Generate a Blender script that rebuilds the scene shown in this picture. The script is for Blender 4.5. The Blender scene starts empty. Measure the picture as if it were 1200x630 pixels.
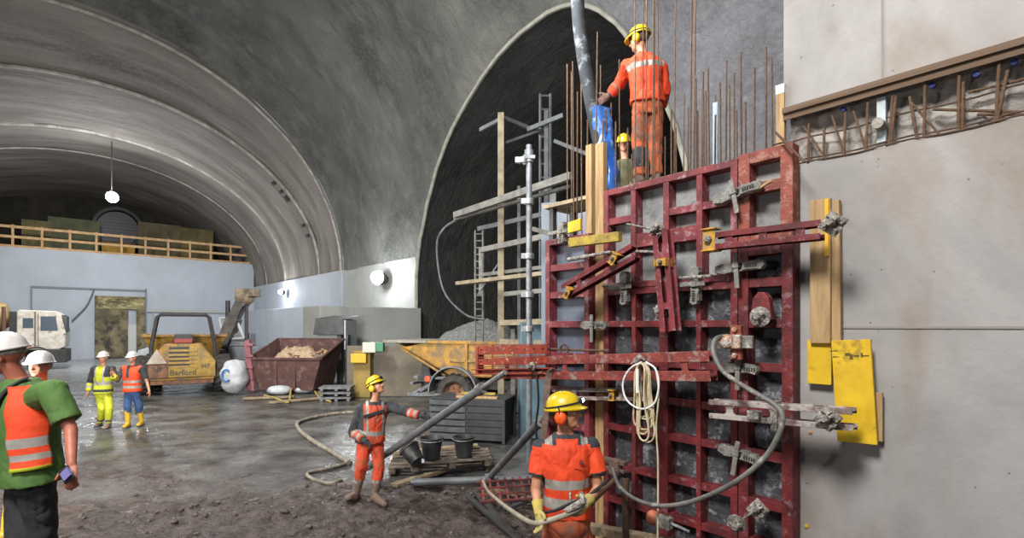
import bpy, math, random
import numpy as np
from mathutils import Vector, Matrix, noise as mnoise
random.seed(7)
COL = bpy.context.scene.collection
FPX, CAMZ, HOR = 615.0, 2.4, 382.0
D1 = Vector((-0.6601, 0.7512, 0))      # along the building's wall, away from the camera
D2 = Vector((0.7512, 0.6601, 0))       # into the wall
V = Vector
UP = V((0, 0, 1))

def P(px, py, Y): return V(((px-600)/FPX*Y, Y, CAMZ+(HOR-py)/FPX*Y))
def YD(px, d): return d/(D2.x*(px-600)/FPX+D2.y)
def PD(px, py, d): return P(px, py, YD(px, d))
def YT(px, t): return t/(D1.x*(px-600)/FPX+D1.y)
def PT(px, py, t): return P(px, py, YT(px, t))
def TX(px, d):
    Y = YD(px, d); return Y*(D1.x*(px-600)/FPX+D1.y)
def ZD(px, py, d): return CAMZ+(HOR-py)/FPX*YD(px, d)
def W(t, d, z): return D1*t + D2*d + UP*z
def G(px, py, z=0.0):
    Y = (CAMZ-z)*FPX/(py-HOR); return P(px, py, Y)
# frame whose x runs to the right along the wall, y into the wall
RW = math.atan2(-D1.y, -D1.x)
def frame(o, rz=0.0): return Matrix.Translation(V(o)) @ Matrix.Rotation(rz, 4, 'Z')
MW = frame((0, 0, 0), RW)

def lin(h):
    if isinstance(h, (tuple, list)): c = h
    else:
        h = h.lstrip('#'); c = [int(h[i:i+2], 16)/255 for i in (0, 2, 4)]
    return tuple(x/12.92 if x <= .04045 else ((x+.055)/1.055)**2.4 for x in c[:3]) + (1,)

MATS = {}
def mat(name, c1, c2=None, scale=4, rough=.75, metal=0, bump=0.0, bscale=60, c3=None, s3=9, t3=.6, stretch=(1, 1, 1), rough2=None, contrast=.12, emit=None, estr=0, coord='Object', detail=6, alpha=None, trans=0):
    if name in MATS: return MATS[name]
    m = bpy.data.materials.new(name); m.use_nodes = True
    nt = m.node_tree; N = nt.nodes; L = nt.links
    b = N['Principled BSDF']
    b.inputs['Roughness'].default_value = rough; b.inputs['Metallic'].default_value = metal
    b.inputs['Base Color'].default_value = lin(c1)
    if trans: b.inputs['Transmission Weight'].default_value = trans
    if emit:
        b.inputs['Emission Color'].default_value = lin(emit); b.inputs['Emission Strength'].default_value = estr
    if c2 or bump:
        tc = N.new('ShaderNodeTexCoord'); mp = N.new('ShaderNodeMapping')
        mp.inputs['Scale'].default_value = stretch
        L.new(tc.outputs[coord], mp.inputs['Vector'])
    if c2:
        n = N.new('ShaderNodeTexNoise'); n.inputs['Scale'].default_value = scale; n.inputs['Detail'].default_value = detail
        n.inputs['Roughness'].default_value = .62
        L.new(mp.outputs[0], n.inputs['Vector'])
        r = N.new('ShaderNodeMapRange'); r.inputs[1].default_value = .5-contrast; r.inputs[2].default_value = .5+contrast
        L.new(n.outputs['Fac'], r.inputs[0])
        mx = N.new('ShaderNodeMix'); mx.data_type = 'RGBA'
        mx.inputs[6].default_value = lin(c1); mx.inputs[7].default_value = lin(c2)
        L.new(r.outputs[0], mx.inputs[0]); out = mx.outputs[2]
        if rough2 is not None:
            rr = N.new('ShaderNodeMapRange'); rr.inputs[3].default_value = rough; rr.inputs[4].default_value = rough2
            L.new(r.outputs[0], rr.inputs[0]); L.new(rr.outputs[0], b.inputs['Roughness'])
        if c3:
            n3 = N.new('ShaderNodeTexNoise'); n3.inputs['Scale'].default_value = s3; n3.inputs['Detail'].default_value = 8
            n3.inputs['Roughness'].default_value = .7
            ad = N.new('ShaderNodeVectorMath'); ad.inputs[1].default_value = (7.3, 1.1, 4.2)
            L.new(mp.outputs[0], ad.inputs[0]); L.new(ad.outputs[0], n3.inputs['Vector'])
            r3 = N.new('ShaderNodeMapRange'); r3.inputs[1].default_value = t3-.04; r3.inputs[2].default_value = t3+.05
            L.new(n3.outputs['Fac'], r3.inputs[0])
            m3 = N.new('ShaderNodeMix'); m3.data_type = 'RGBA'; m3.inputs[7].default_value = lin(c3)
            L.new(r3.outputs[0], m3.inputs[0]); L.new(out, m3.inputs[6]); out = m3.outputs[2]
        L.new(out, b.inputs['Base Color'])
    if bump:
        nb = N.new('ShaderNodeTexNoise'); nb.inputs['Scale'].default_value = bscale; nb.inputs['Detail'].default_value = 5
        L.new(mp.outputs[0], nb.inputs['Vector'])
        bp = N.new('ShaderNodeBump'); bp.inputs['Strength'].default_value = min(1, bump); bp.inputs['Distance'].default_value = .02 if bump <= 1 else .02*bump
        L.new(nb.outputs['Fac'], bp.inputs['Height']); L.new(bp.outputs[0], b.inputs['Normal'])
    MATS[name] = m; return m

def tag(o, label=None, cat=None, group=None, kind=None):
    if label: o['label'] = label
    if cat: o['category'] = cat
    if group: o['group'] = group
    if kind: o['kind'] = kind
    return o

INV = {}          # object -> matrix turning world coordinates into its own
def empty(name, loc, rz=0.0, label=None, cat=None, group=None):
    o = bpy.data.objects.new(name, None); COL.objects.link(o)
    M = frame(loc, rz); o.location = V(loc); o.rotation_euler = (0, 0, rz)
    o.empty_display_size = .1
    INV[o.name] = M.inverted(); return tag(o, label, cat, group)

def perp(ax):
    a = ax.normalized(); u = UP if abs(a.z) < .95 else V((1, 0, 0))
    s = a.cross(u).normalized(); return s, s.cross(a).normalized()

class MB:
    def __init__(s): s.v = []; s.f = []; s.m = []; s.cur = 0
    def add(s, vs, fs):
        o = len(s.v); s.v += [V(v) for v in vs]; s.f += [tuple(i+o for i in f) for f in fs]; s.m += [s.cur]*len(fs); return s
    def box(s, x0, x1, y0, y1, z0, z1, M=None):
        c = [V((x, y, z)) for z in (z0, z1) for y in (y0, y1) for x in (x0, x1)]
        if M: c = [M @ q for q in c]
        return s.add(c, [(0, 2, 3, 1), (4, 5, 7, 6), (0, 1, 5, 4), (2, 6, 7, 3), (0, 4, 6, 2), (1, 3, 7, 5)])
    def wbox(s, t0, t1, d0, d1, z0, z1):
        return s.box(-max(t0, t1), -min(t0, t1), min(d0, d1), max(d0, d1), min(z0, z1), max(z0, z1), MW)
    def bar(s, a, b, w, h, side=None, M=None):
        a, b = V(a), V(b); ax = (b-a).normalized()
        if side is None: x, y = perp(ax)
        else:
            y = ax.cross(V(side)).normalized(); x = y.cross(ax).normalized()
        c = [q+x*(w/2*i)+y*(h/2*j) for q in (a, b) for (i, j) in ((-1, -1), (1, -1), (1, 1), (-1, 1))]
        if M: c = [M @ q for q in c]
        return s.add(c, [(3, 2, 1, 0), (4, 5, 6, 7), (0, 1, 5, 4), (1, 2, 6, 5), (2, 3, 7, 6), (3, 0, 4, 7)])
    def channel(s, a, b, w, h, th, side, open_=1):
        # C section: web height h (across side x axis), flanges w along side
        a, b = V(a), V(b); ax = (b-a).normalized(); y = ax.cross(V(side)).normalized(); x = y.cross(ax).normalized()*open_
        s.bar(a-x*0, b-x*0, th, h, side)
        for j in (-1, 1):
            s.bar(a+x*(w/2)+y*(j*(h/2-th/2)), b+x*(w/2)+y*(j*(h/2-th/2)), w, th, side)
        return s
    def tube(s, pts, r, n=10, cap=True, M=None):
        pts = [V(p) for p in pts]; k = len(pts); rs = r if isinstance(r, (list, tuple)) else [r]*k
        vs = []; x = None
        for i, p in enumerate(pts):
            ax = (pts[min(i+1, k-1)]-pts[max(i-1, 0)])
            if ax.length < 1e-9: ax = UP.copy()
            ax.normalize()
            if x is None: x, y = perp(ax)
            else:
                x = (x-ax*x.dot(ax))
                if x.length < 1e-6: x, y = perp(ax)
                x.normalize(); y = x.cross(ax).normalized()
            y = ax.cross(x).normalized()
            for j in range(n):
                a = 2*math.pi*j/n; vs.append(p+(x*math.cos(a)+y*math.sin(a))*rs[i])
        fs = [(i*n+j, i*n+(j+1) % n, (i+1)*n+(j+1) % n, (i+1)*n+j) for i in range(k-1) for j in range(n)]
        if cap: fs += [tuple(range(n-1, -1, -1)), tuple(range((k-1)*n, k*n))]
        if M: vs = [M @ q for q in vs]
        return s.add(vs, fs)
    def cyl(s, a, b, r, n=16): return s.tube([a, b], r, n)
    def lathe(s, prof, M, n=20, a0=0, a1=2*math.pi):
        full = abs(a1-a0-2*math.pi) < 1e-6; c = n if full else n+1
        vs = [M @ V((r*math.cos(a0+(a1-a0)*j/n), r*math.sin(a0+(a1-a0)*j/n), z)) for (r, z) in prof for j in range(c)]
        fs = []
        for i in range(len(prof)-1):
            for j in range(n):
                q = (j+1) % c; fs.append((i*c+j, i*c+q, (i+1)*c+q, (i+1)*c+j))
        return s.add(vs, fs)
    def prism(s, poly, y0, y1, M=None):      # polygon in x,z, extruded along y
        n = len(poly); vs = [V((x, y0, z)) for x, z in poly]+[V((x, y1, z)) for x, z in poly]
        if M: vs = [M @ q for q in vs]
        fs = [tuple(range(n)), tuple(range(2*n-1, n-1, -1))]+[((i+1) % n, i, n+i, n+(i+1) % n) for i in range(n)]
        return s.add(vs, fs)
    def ell(s, c, r, M=None, n=14, m=9, axes=None):
        c = V(c); vs = []; X, Y, Z = axes if axes else (V((1, 0, 0)), V((0, 1, 0)), UP)
        for i in range(m+1):
            ph = -math.pi/2+math.pi*i/m
            for j in range(n):
                a = 2*math.pi*j/n; vs.append(c+X*(r[0]*math.cos(ph)*math.cos(a))+Y*(r[1]*math.cos(ph)*math.sin(a))+Z*(r[2]*math.sin(ph)))
        if M: vs = [M @ q for q in vs]
        return s.add(vs, [(i*n+j, i*n+(j+1) % n, (i+1)*n+(j+1) % n, (i+1)*n+j) for i in range(m) for j in range(n)])
    def cap(s, a, b, ra, rb, n=14):          # tapered capsule
        a, b = V(a), V(b); ax = b-a; L = max(ax.length, 1e-6); ax = ax/L; pts = []; rs = []
        for k in range(5):
            th = math.pi/2*(1-k/4); pts.append(a-ax*(ra*math.sin(th))); rs.append(max(ra*math.cos(th), .0008))
        for k in range(5):
            th = math.pi/2*k/4; pts.append(b+ax*(rb*math.sin(th))); rs.append(max(rb*math.cos(th), .0008))
        # tube() with explicit axis
        x, y = perp(ax); vs = []
        for p, r in zip(pts, rs):
            for j in range(n):
                q = 2*math.pi*j/n; vs.append(p+(x*math.cos(q)+y*math.sin(q))*r)
        k = len(pts)
        fs = [(i*n+j, i*n+(j+1) % n, (i+1)*n+(j+1) % n, (i+1)*n+j) for i in range(k-1) for j in range(n)]
        fs += [tuple(range(n-1, -1, -1)), tuple(range((k-1)*n, k*n))]
        return s.add(vs, fs)
    def loft(s, rings, n=20):                # rings: (center, right, fwd, w, d)
        vs = []
        for c, x, y, w, d in rings:
            for j in range(n):
                a = 2*math.pi*j/n; ca, sa = math.cos(a), math.sin(a)
                ca = math.copysign(abs(ca)**.85, ca); sa = math.copysign(abs(sa)**.85, sa)
                vs.append(V(c)+x*(w*ca)+y*(d*sa))
        k = len(rings)
        fs = [(i*n+j, i*n+(j+1) % n, (i+1)*n+(j+1) % n, (i+1)*n+j) for i in range(k-1) for j in range(n)]
        fs += [tuple(range(n-1, -1, -1)), tuple(range((k-1)*n, k*n))]
        return s.add(vs, fs)
    def grid(s, fn, nu, nv):
        vs = [fn(i/nu, j/nv) for i in range(nu+1) for j in range(nv+1)]
        return s.add(vs, [(i*(nv+1)+j, (i+1)*(nv+1)+j, (i+1)*(nv+1)+j+1, i*(nv+1)+j+1) for i in range(nu) for j in range(nv)])
    def mesh(s, name, inv=None):
        me = bpy.data.meshes.new(name)
        vs = [inv @ v for v in s.v] if inv else s.v
        me.from_pydata([tuple(v) for v in vs], [], s.f); 
        me.polygons.foreach_set('material_index', s.m)
        me.update(); return me
    def build(s, name, m, parent=None, origin=None, rz=0.0, bev=0, smooth=None, label=None, cat=None, group=None, kind=None, world=True, normals=True):
        if parent is not None: inv = INV[parent.name] if world else None
        else:
            if origin is None:
                xs = [v.x for v in s.v]; ys = [v.y for v in s.v]; zs = [v.z for v in s.v]
                origin = V(((min(xs)+max(xs))/2, (min(ys)+max(ys))/2, min(zs))) if kind != 'structure' else V((0, 0, 0))
            Mo = frame(origin, rz); inv = Mo.inverted() if world else None
        me = s.mesh(name, inv)
        import bmesh
        if normals:
            bm = bmesh.new(); bm.from_mesh(me); bmesh.ops.recalc_face_normals(bm, faces=bm.faces); bm.to_mesh(me); bm.free()
        o = bpy.data.objects.new(name, me); COL.objects.link(o)
        for q in (m if isinstance(m, (list, tuple)) else [m]): me.materials.append(q)
        if parent is not None:
            o.parent = parent; INV[o.name] = INV[parent.name]
        else:
            o.location = V(origin); o.rotation_euler = (0, 0, rz); INV[o.name] = frame(origin, rz).inverted()
        if smooth is not None:
            me.shade_smooth(); me.set_sharp_from_angle(angle=math.radians(smooth))
        if bev:
            bv = o.modifiers.new('bevel', 'BEVEL'); bv.width = bev; bv.segments = 2; bv.limit_method = 'ANGLE'; bv.angle_limit = math.radians(40)
        return tag(o, label, cat, group, kind)

def children(o): return [c for c in bpy.data.objects if c.parent == o]
def copy_tree(o, parent=None):
    c = o.copy(); COL.objects.link(c)
    if parent is not None: c.parent = parent
    for ch in list(children(o)): copy_tree(ch, c)
    return c

def bez(pts, n=8):
    # Catmull-Rom through pts
    pts = [V(p) for p in pts]; out = []
    for i in range(len(pts)-1):
        p0 = pts[max(i-1, 0)]; p1 = pts[i]; p2 = pts[i+1]; p3 = pts[min(i+2, len(pts)-1)]
        for k in range(n):
            t = k/n
            out.append(.5*((2*p1)+(p2-p0)*t+(2*p0-5*p1+4*p2-p3)*t*t+(3*p1-p0-3*p2+p3)*t**3))
    out.append(pts[-1]); return out

def text_mb(txt, M, size, depth=.004):
    cu = bpy.data.curves.new('t', 'FONT'); cu.body = txt; cu.size = size; cu.extrude = depth; cu.align_x = 'CENTER'; cu.align_y = 'CENTER'
    to = bpy.data.objects.new('t', cu); COL.objects.link(to)
    bpy.context.view_layer.update()
    me = bpy.data.meshes.new_from_object(to.evaluated_get(bpy.context.evaluated_depsgraph_get()))
    mb = MB(); mb.add([M @ v.co for v in me.vertices], [tuple(p.vertices) for p in me.polygons])
    bpy.data.objects.remove(to); bpy.data.curves.remove(cu); bpy.data.meshes.remove(me)
    return mb

def splatted(mb, voxel, smooth=3, bones=None, pick=None, mats=None, name='m', parent=None, fold=0.0, fscale=9.0, label=None, factor=.5):
    """merge overlapping closed shapes into one continuous surface, colour it by which limb a face belongs to"""
    tmp = bpy.data.objects.new('tmp', mb.mesh('tmp')); COL.objects.link(tmp)
    r = tmp.modifiers.new('r', 'REMESH'); r.mode = 'VOXEL'; r.voxel_size = voxel
    sm = tmp.modifiers.new('s', 'SMOOTH'); sm.iterations = smooth; sm.factor = factor
    bpy.context.view_layer.update()
    me = bpy.data.meshes.new_from_object(tmp.evaluated_get(bpy.context.evaluated_depsgraph_get()))
    me.name = name
    bpy.data.objects.remove(tmp)
    n = len(me.vertices); co = np.empty(n*3, 'f'); me.vertices.foreach_get('co', co); co = co.reshape(-1, 3)
    if fold:
        no = np.empty(n*3, 'f'); me.vertices.foreach_get('normal', no); no = no.reshape(-1, 3)
        for i in range(n):
            p = V(co[i]); q = V((p.x, p.y, p.z*.55+p.x*.35))
            h = mnoise.fractal(q*fscale, .9, 2.1, 3)
            h = (abs(h)-.25)*fold if h < 0 else (h*.6-.1)*fold
            co[i] += no[i]*h
    me.materials.clear()
    for q in mats: me.materials.append(q)
    if pick:
        k = len(me.polygons); ce = np.empty(k*3, 'f')
        me.vertices.foreach_set('co', co.ravel()); me.update()
        me.polygons.foreach_get('center', ce); ce = ce.reshape(-1, 3)
        best = np.full(k, 1e9); bi = np.zeros(k, int); bu = np.zeros(k); 
        for i, (a, b, rr, tg) in enumerate(bones):
            a = np.array(a); b = np.array(b); ab = b-a; L = (ab@ab)+1e-9
            u = ((ce-a)@ab)/L; uc = np.clip(u, 0, 1)
            d = np.linalg.norm(ce-(a+uc[:, None]*ab), axis=1)/rr
            msk = d < best; best[msk] = d[msk]; bi[msk] = i; bu[msk] = u[msk]
        idx = np.array([pick(bones[bi[j]][3], bu[j], ce[j]) for j in range(k)], dtype='i')
        me.polygons.foreach_set('material_index', idx)
    inv = INV[parent.name]; M = np.array(inv)
    co = co@M[:3, :3].T+M[:3, 3]
    me.vertices.foreach_set('co', co.astype('f').ravel()); me.update(); me.shade_smooth()
    o = bpy.data.objects.new(name, me); COL.objects.link(o); o.parent = parent; INV[o.name] = INV[parent.name]
    return tag(o, label)
# ---------------------------------------------------------------- materials
def shotcrete(name, ca, cb, cc, streak, seed=0.0, bumpd=.05, fine=1.0):
    """rough sprayed concrete; UV = metres along the arch, metres along the axis"""
    m = bpy.data.materials.new(name); m.use_nodes = True; nt = m.node_tree; N = nt.nodes; L = nt.links; b = N['Principled BSDF']
    uv = N.new('ShaderNodeUVMap'); uv.uv_map = 'UVMap'
    def nz(sc, st, det=6, rough=.6):
        mp = N.new('ShaderNodeMapping'); mp.inputs['Scale'].default_value = st; mp.inputs['Location'].default_value = (seed, seed*.7, 0)
        L.new(uv.outputs[0], mp.inputs[0]); n = N.new('ShaderNodeTexNoise'); n.inputs['Scale'].default_value = sc
        n.inputs['Detail'].default_value = det; n.inputs['Roughness'].default_value = rough; n.inputs['Distortion'].default_value = .4
        L.new(mp.outputs[0], n.inputs['Vector']); return n.outputs['Fac']
    def rng(s, a, c):
        r = N.new('ShaderNodeMapRange'); r.inputs[1].default_value = a; r.inputs[2].default_value = c; L.new(s, r.inputs[0]); return r.outputs[0]
    def mix(f, a, c):
        x = N.new('ShaderNodeMix'); x.data_type = 'RGBA'; L.new(f, x.inputs[0])
        for k, q in ((6, a), (7, c)):
            if isinstance(q, tuple): x.inputs[k].default_value = q
            else: L.new(q, x.inputs[k])
        return x.outputs[2]
    n1 = nz(.55, streak); n2 = nz(1.6, (streak[0]*1.6, streak[1], 1)); n3 = nz(.18, (1, 1, 1), 3)
    o = mix(rng(n1, .36, .64), lin(ca), lin(cb)); f2 = rng(n2, .5, .68)
    sc = N.new('ShaderNodeMath'); sc.operation = 'MULTIPLY'; sc.inputs[1].default_value = .5; L.new(f2, sc.inputs[0])
    o = mix(sc.outputs[0], o, lin(cc)); 
    f3 = rng(n3, .35, .7); s3 = N.new('ShaderNodeMath'); s3.operation = 'MULTIPLY'; s3.inputs[1].default_value = .45; L.new(f3, s3.inputs[0])
    n4 = nz(7.0, (1, 1, 1), 6, .75); s4 = N.new('ShaderNodeMath'); s4.operation = 'MULTIPLY'; s4.inputs[1].default_value = .5; L.new(rng(n4, .45, .62), s4.inputs[0])
    o = mix(s4.outputs[0], o, lin(cb)); o = mix(s3.outputs[0], o, lin(ca)); L.new(o, b.inputs['Base Color'])
    b.inputs['Roughness'].default_value = .8
    h1 = nz(2.2*fine, (max(.3, streak[0]), streak[1], 1), 8, .65); h2 = nz(14, (1, 1, 1), 3)
    ma = N.new('ShaderNodeMath'); ma.operation = 'MULTIPLY_ADD'; ma.inputs[1].default_value = .22; L.new(h2, ma.inputs[0]); L.new(h1, ma.inputs[2])
    bp = N.new('ShaderNodeBump'); bp.inputs['Strength'].default_value = 1; bp.inputs['Distance'].default_value = bumpd*3.2
    L.new(ma.outputs[0], bp.inputs['Height']); L.new(bp.outputs[0], b.inputs['Normal'])
    return m

def concrete(name, ca, cb, stain, scale=.8, pit=1.0, bumpd=.002):
    """smooth formed concrete with pits and rusty stains, in world metres along and up the wall"""
    m = bpy.data.materials.new(name); m.use_nodes = True; nt = m.node_tree; N = nt.nodes; L = nt.links; b = N['Principled BSDF']
    tc = N.new('ShaderNodeTexCoord')
    def nz(sc, st=(1, 1, 1), det=6, loc=(0, 0, 0), dist=0):
        mp = N.new('ShaderNodeMapping'); mp.inputs['Scale'].default_value = st; mp.inputs['Location'].default_value = loc
        L.new(tc.outputs['Object'], mp.inputs[0]); n = N.new('ShaderNodeTexNoise'); n.inputs['Scale'].default_value = sc
        n.inputs['Detail'].default_value = det; n.inputs['Roughness'].default_value = .6; n.inputs['Distortion'].default_value = dist
        L.new(mp.outputs[0], n.inputs['Vector']); return n.outputs['Fac']
    def rng(s, a, c, lo=0, hi=1):
        r = N.new('ShaderNodeMapRange'); r.inputs[1].default_value = a; r.inputs[2].default_value = c
        r.inputs[3].default_value = lo; r.inputs[4].default_value = hi; L.new(s, r.inputs[0]); return r.outputs[0]
    def mix(f, a, c):
        x = N.new('ShaderNodeMix'); x.data_type = 'RGBA'; L.new(f, x.inputs[0])
        for k, q in ((6, a), (7, c)):
            if isinstance(q, tuple): x.inputs[k].default_value = q
            else: L.new(q, x.inputs[k])
        return x.outputs[2]
    o = mix(rng(nz(scale, dist=.5), .35, .66), lin(ca), lin(cb))
    o = mix(rng(nz(scale*1.4, (1, 1, .45), 5, (4, 2, 9), .8), .50, .68, 0, .7), o, lin(stain))
    o = mix(rng(nz(scale*6, (1, 1, .6), 6, (1, 5, 3)), .5, .8, 0, .45), o, lin(cb))
    vo = N.new('ShaderNodeTexVoronoi'); vo.inputs['Scale'].default_value = 11; vo.inputs['Randomness'].default_value = 1
    L.new(tc.outputs['Object'], vo.inputs['Vector'])
    pm = rng(vo.outputs['Distance'], .05, .1, 1, 0)
    gate = rng(nz(3, (1, 1, 1), 3, (8, 8, 8)), .5, .56)
    mm = N.new('ShaderNodeMath'); mm.operation = 'MULTIPLY'; L.new(pm, mm.inputs[0]); L.new(gate, mm.inputs[1])
    m2 = N.new('ShaderNodeMath'); m2.operation = 'MULTIPLY'; m2.inputs[1].default_value = .7*pit; L.new(mm.outputs[0], m2.inputs[0])
    o = mix(m2.outputs[0], o, lin('#3c3a38')); L.new(o, b.inputs['Base Color']); b.inputs['Roughness'].default_value = .72
    bp = N.new('ShaderNodeBump'); bp.inputs['Distance'].default_value = bumpd*2; bp.inputs['Strength'].default_value = .6
    L.new(nz(22, (1, 1, 1), 5), bp.inputs['Height']); L.new(bp.outputs[0], b.inputs['Normal'])
    return m

M_vault = shotcrete('vault_shotcrete', '#5e5752', '#908a82', '#aaa59c', (.10, 1.1, 1), 3.1, .05)
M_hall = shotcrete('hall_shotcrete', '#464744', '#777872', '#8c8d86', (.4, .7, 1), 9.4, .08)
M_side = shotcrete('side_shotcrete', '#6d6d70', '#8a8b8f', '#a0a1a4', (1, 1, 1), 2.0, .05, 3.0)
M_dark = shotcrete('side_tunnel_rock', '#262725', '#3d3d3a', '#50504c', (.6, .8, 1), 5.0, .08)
M_wallR = concrete('formed_concrete', '#827f7d', '#a19e9c', '#857360', .8)
M_slot = concrete('chipped_concrete', '#8f8a84', '#b0aaa2', '#7d7268', 2.5, 1.5, .02)
M_white = concrete('pale_painted_concrete', '#9fa7b1', '#b3bac3', '#9aa2aa', .16, .0, .004)
M_pillar = concrete('grey_pillar_concrete', '#8f918d', '#a2a49f', '#7d7f7b', .3, 0, .004)
M_rim = mat('pale_joint', '#a5a498', '#8b8b80', scale=3, rough=.9)
M_ridge = mat('ridge_mortar', '#b7b3ab', '#8d8880', scale=2, rough=.9)

# ---------------------------------------------------------------- the cavern
def sect(t):
    K = [(-14, .5, 13.1, 18.3), (31.25, .5, 13.1, 18.3)]
    if t <= 31.25: return (.5, 13.1, 18.2)
    K = [(31.3, .5, 13.1, 17.3), (35, 1.3, 12.3, 15.2), (41.8, 1.8, 11.8, 14.5), (49.8, 2, 11.6, 14.2), (60, 2, 11.6, 13.6)]
    for a, b in zip(K, K[1:]):
        if t <= b[0]:
            u = (t-a[0])/(b[0]-a[0]); return tuple(a[i]+(b[i]-a[i])*u for i in (1, 2, 3))
    return K[-1][1:]
ZS = 5.8
def vault_pt(t, th, off=0.0):      # th 0 = right springing, pi = left springing
    c, w, zc = sect(t); return W(t, c+(w+off)*math.cos(th), ZS+(zc-ZS+off)*math.sin(th))
def uvmesh(name, rows, m, kind='structure', uvs=None):
    """rows: lists of points with (u,v) ; quads between rows"""
    nv = len(rows[0]); vs = [p for r in rows for p in r]
    me = bpy.data.meshes.new(name)
    fs = [(i*nv+j, (i+1)*nv+j, (i+1)*nv+j+1, i*nv+j+1) for i in range(len(rows)-1) for j in range(nv-1)]
    me.from_pydata([tuple(v) for v in vs], [], fs); ul = me.uv_layers.new(name='UVMap')
    flat = [q for r in uvs for q in r]
    for l in me.loops: ul.data[l.index].uv = flat[l.vertex_index]
    me.shade_smooth(); me.materials.append(m)
    o = bpy.data.objects.new(name, me); COL.objects.link(o); o['kind'] = kind; return o
def lump(p, a=.12): return a*mnoise.fractal(p*.35, 1, 2, 3)

TH = [math.pi*i/72 for i in range(73)]
# far tunnel barrel
ts = [31.3+.8*i for i in range(36)]
rows = []; uvs = []
for t in ts:
    rows.append([vault_pt(t, th, lump(vault_pt(t, th))) for th in TH]); uvs.append([(th*12.5, t) for th in TH])
uvmesh('ceiling_far_vault', rows, M_vault, uvs=uvs)
# hall barrel, the right haunch left open where the side tunnel meets it
OPL = [(-1, 22.7), (5.1, 22.6), (6.5, 22.3), (8.1, 21.3), (9.4, 20.0), (10.4, 18.5), (11.0, 17.2), (11.7, 15.2), (12.0, 14.0), (12.17, 12.8), (12.22, 11.6)]
OPR = [(-1, 7.7), (6.0, 7.75), (7.3, 8.0), (8.3, 8.2), (9.1, 8.5), (9.8, 8.75), (10.5, 9.05), (11.1, 9.35), (11.7, 9.9), (12.05, 10.5), (12.18, 11.1), (12.22, 11.6)]
def _ip(T, z):
    if z >= T[-1][0]: return T[-1][1]
    for p, q in zip(T, T[1:]):
        if z <= q[0]: return p[1]+(q[1]-p[1])*(z-p[0])/(q[0]-p[0])
def tl(z): return _ip(OPL, z)
def tr(z): return _ip(OPR, z)
ZC = 12.22
c0, w0, z0 = sect(0)
thc = math.asin((ZC-ZS)/(z0-ZS))
TR = [thc*(math.sin(math.pi/2*i/30)) for i in range(31)]
def hall_patch(name, tf, thl, nt, mm=None):
    rows = []; uvs = []
    for i in range(nt+1):
        r = []; uu = []
        for th in thl:
            a, b = tf(th); t = a+(b-a)*i/nt; p = vault_pt(t, th)
            edge = min(1, i/2, (nt-i)/2)
            r.append(vault_pt(t, th, lump(p, .16)*edge)); uu.append((th*13, t))
        rows.append(r); uvs.append(uu)
    return uvmesh(name, rows, mm or M_hall, uvs=uvs)
zt = lambda th: ZS+(z0-ZS)*math.sin(th)
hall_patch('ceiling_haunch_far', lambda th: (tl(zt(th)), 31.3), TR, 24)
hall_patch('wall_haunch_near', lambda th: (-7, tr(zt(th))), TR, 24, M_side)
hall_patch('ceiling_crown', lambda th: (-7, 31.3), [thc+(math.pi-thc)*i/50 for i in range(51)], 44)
# step in the lining where the far tunnel begins
mb = MB()
mb.grid(lambda u, v: vault_pt(31.3, math.pi*u, 0) if v < .5 else vault_pt(31.2, math.pi*u, .0), 72, 1)
mb.build('trim_1', M_ridge, kind='structure', normals=False, smooth=60)
k = 2
for t, r in ((35.0, .10), (41.8, .10), (31.6, .09), (46.5, .05)):
    mb = MB(); mb.tube([vault_pt(t, math.pi*i/80, -.02) for i in range(81)], r, 6)
    mb.build('trim_%d' % k, M_ridge, kind='structure', smooth=60); k += 1
# side tunnel (runs into the wall) and its rim
_zz = [ZC*math.sin(math.pi/2*i/30) for i in range(31)]
ARC = [(tl(z), z) for z in _zz]+[(tr(z), z) for z in reversed(_zz[:-1])]
def hall_s(z):
    q = min(1, max(0, (z-ZS)/(z0-ZS))); return c0+w0*math.sqrt(1-q*q)
rows = []; uvs = []
for j in range(17):
    r = []; uu = []
    for i in range(61):
        t, z = ARC[i]; s0 = hall_s(z); s = s0+(34-s0)*j/16
        q = W(t, s, z); r.append(q+V((0, 0, lump(q, .3)*min(1, j))) ); uu.append((i*.4, s))
    rows.append(r); uvs.append(uu)
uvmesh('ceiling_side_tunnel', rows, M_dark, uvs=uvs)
mb = MB(); mb.tube([W(t, hall_s(z)-.02, z) for t, z in ARC], .09, 6)
mb.build('trim_%d' % k, M_rim, kind='structure', smooth=60); k += 1
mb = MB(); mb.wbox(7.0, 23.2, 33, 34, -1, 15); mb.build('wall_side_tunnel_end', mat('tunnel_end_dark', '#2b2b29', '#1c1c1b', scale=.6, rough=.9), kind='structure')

# right side walls under the springing
mb = MB(); mb.wbox(22.72, 31.3, 13.6, 14.6, -1, 5.85); mb.build('wall_pillar', M_pillar, kind='structure')
mb = MB(); mb.wbox(-7, 7.68, 13.6, 14.6, -1, 5.85); mb.build('wall_right_far', M_side, kind='structure')
mb = MB(); mb.wbox(31.3, 60, 13.45, 14.6, -1, 5.85); mb.build('wall_tunnel_right', M_white, kind='structure')
mb = MB(); mb.wbox(32.0, 49.8, 12.6, 13.45, -1, 3.7); mb.build('wall_tunnel_plinth', M_white, kind='structure', bev=.03)
mb = MB(); mb.wbox(22.2, 24.2, 8.6, 13.6, -1, 3.28); mb.build('wall_low_block', M_pillar, kind='structure', bev=.03)
mb = MB(); mb.wbox(-7, 60, -13.6, -12.6, -1, 5.85); mb.build('wall_left', M_pillar, kind='structure')
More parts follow.
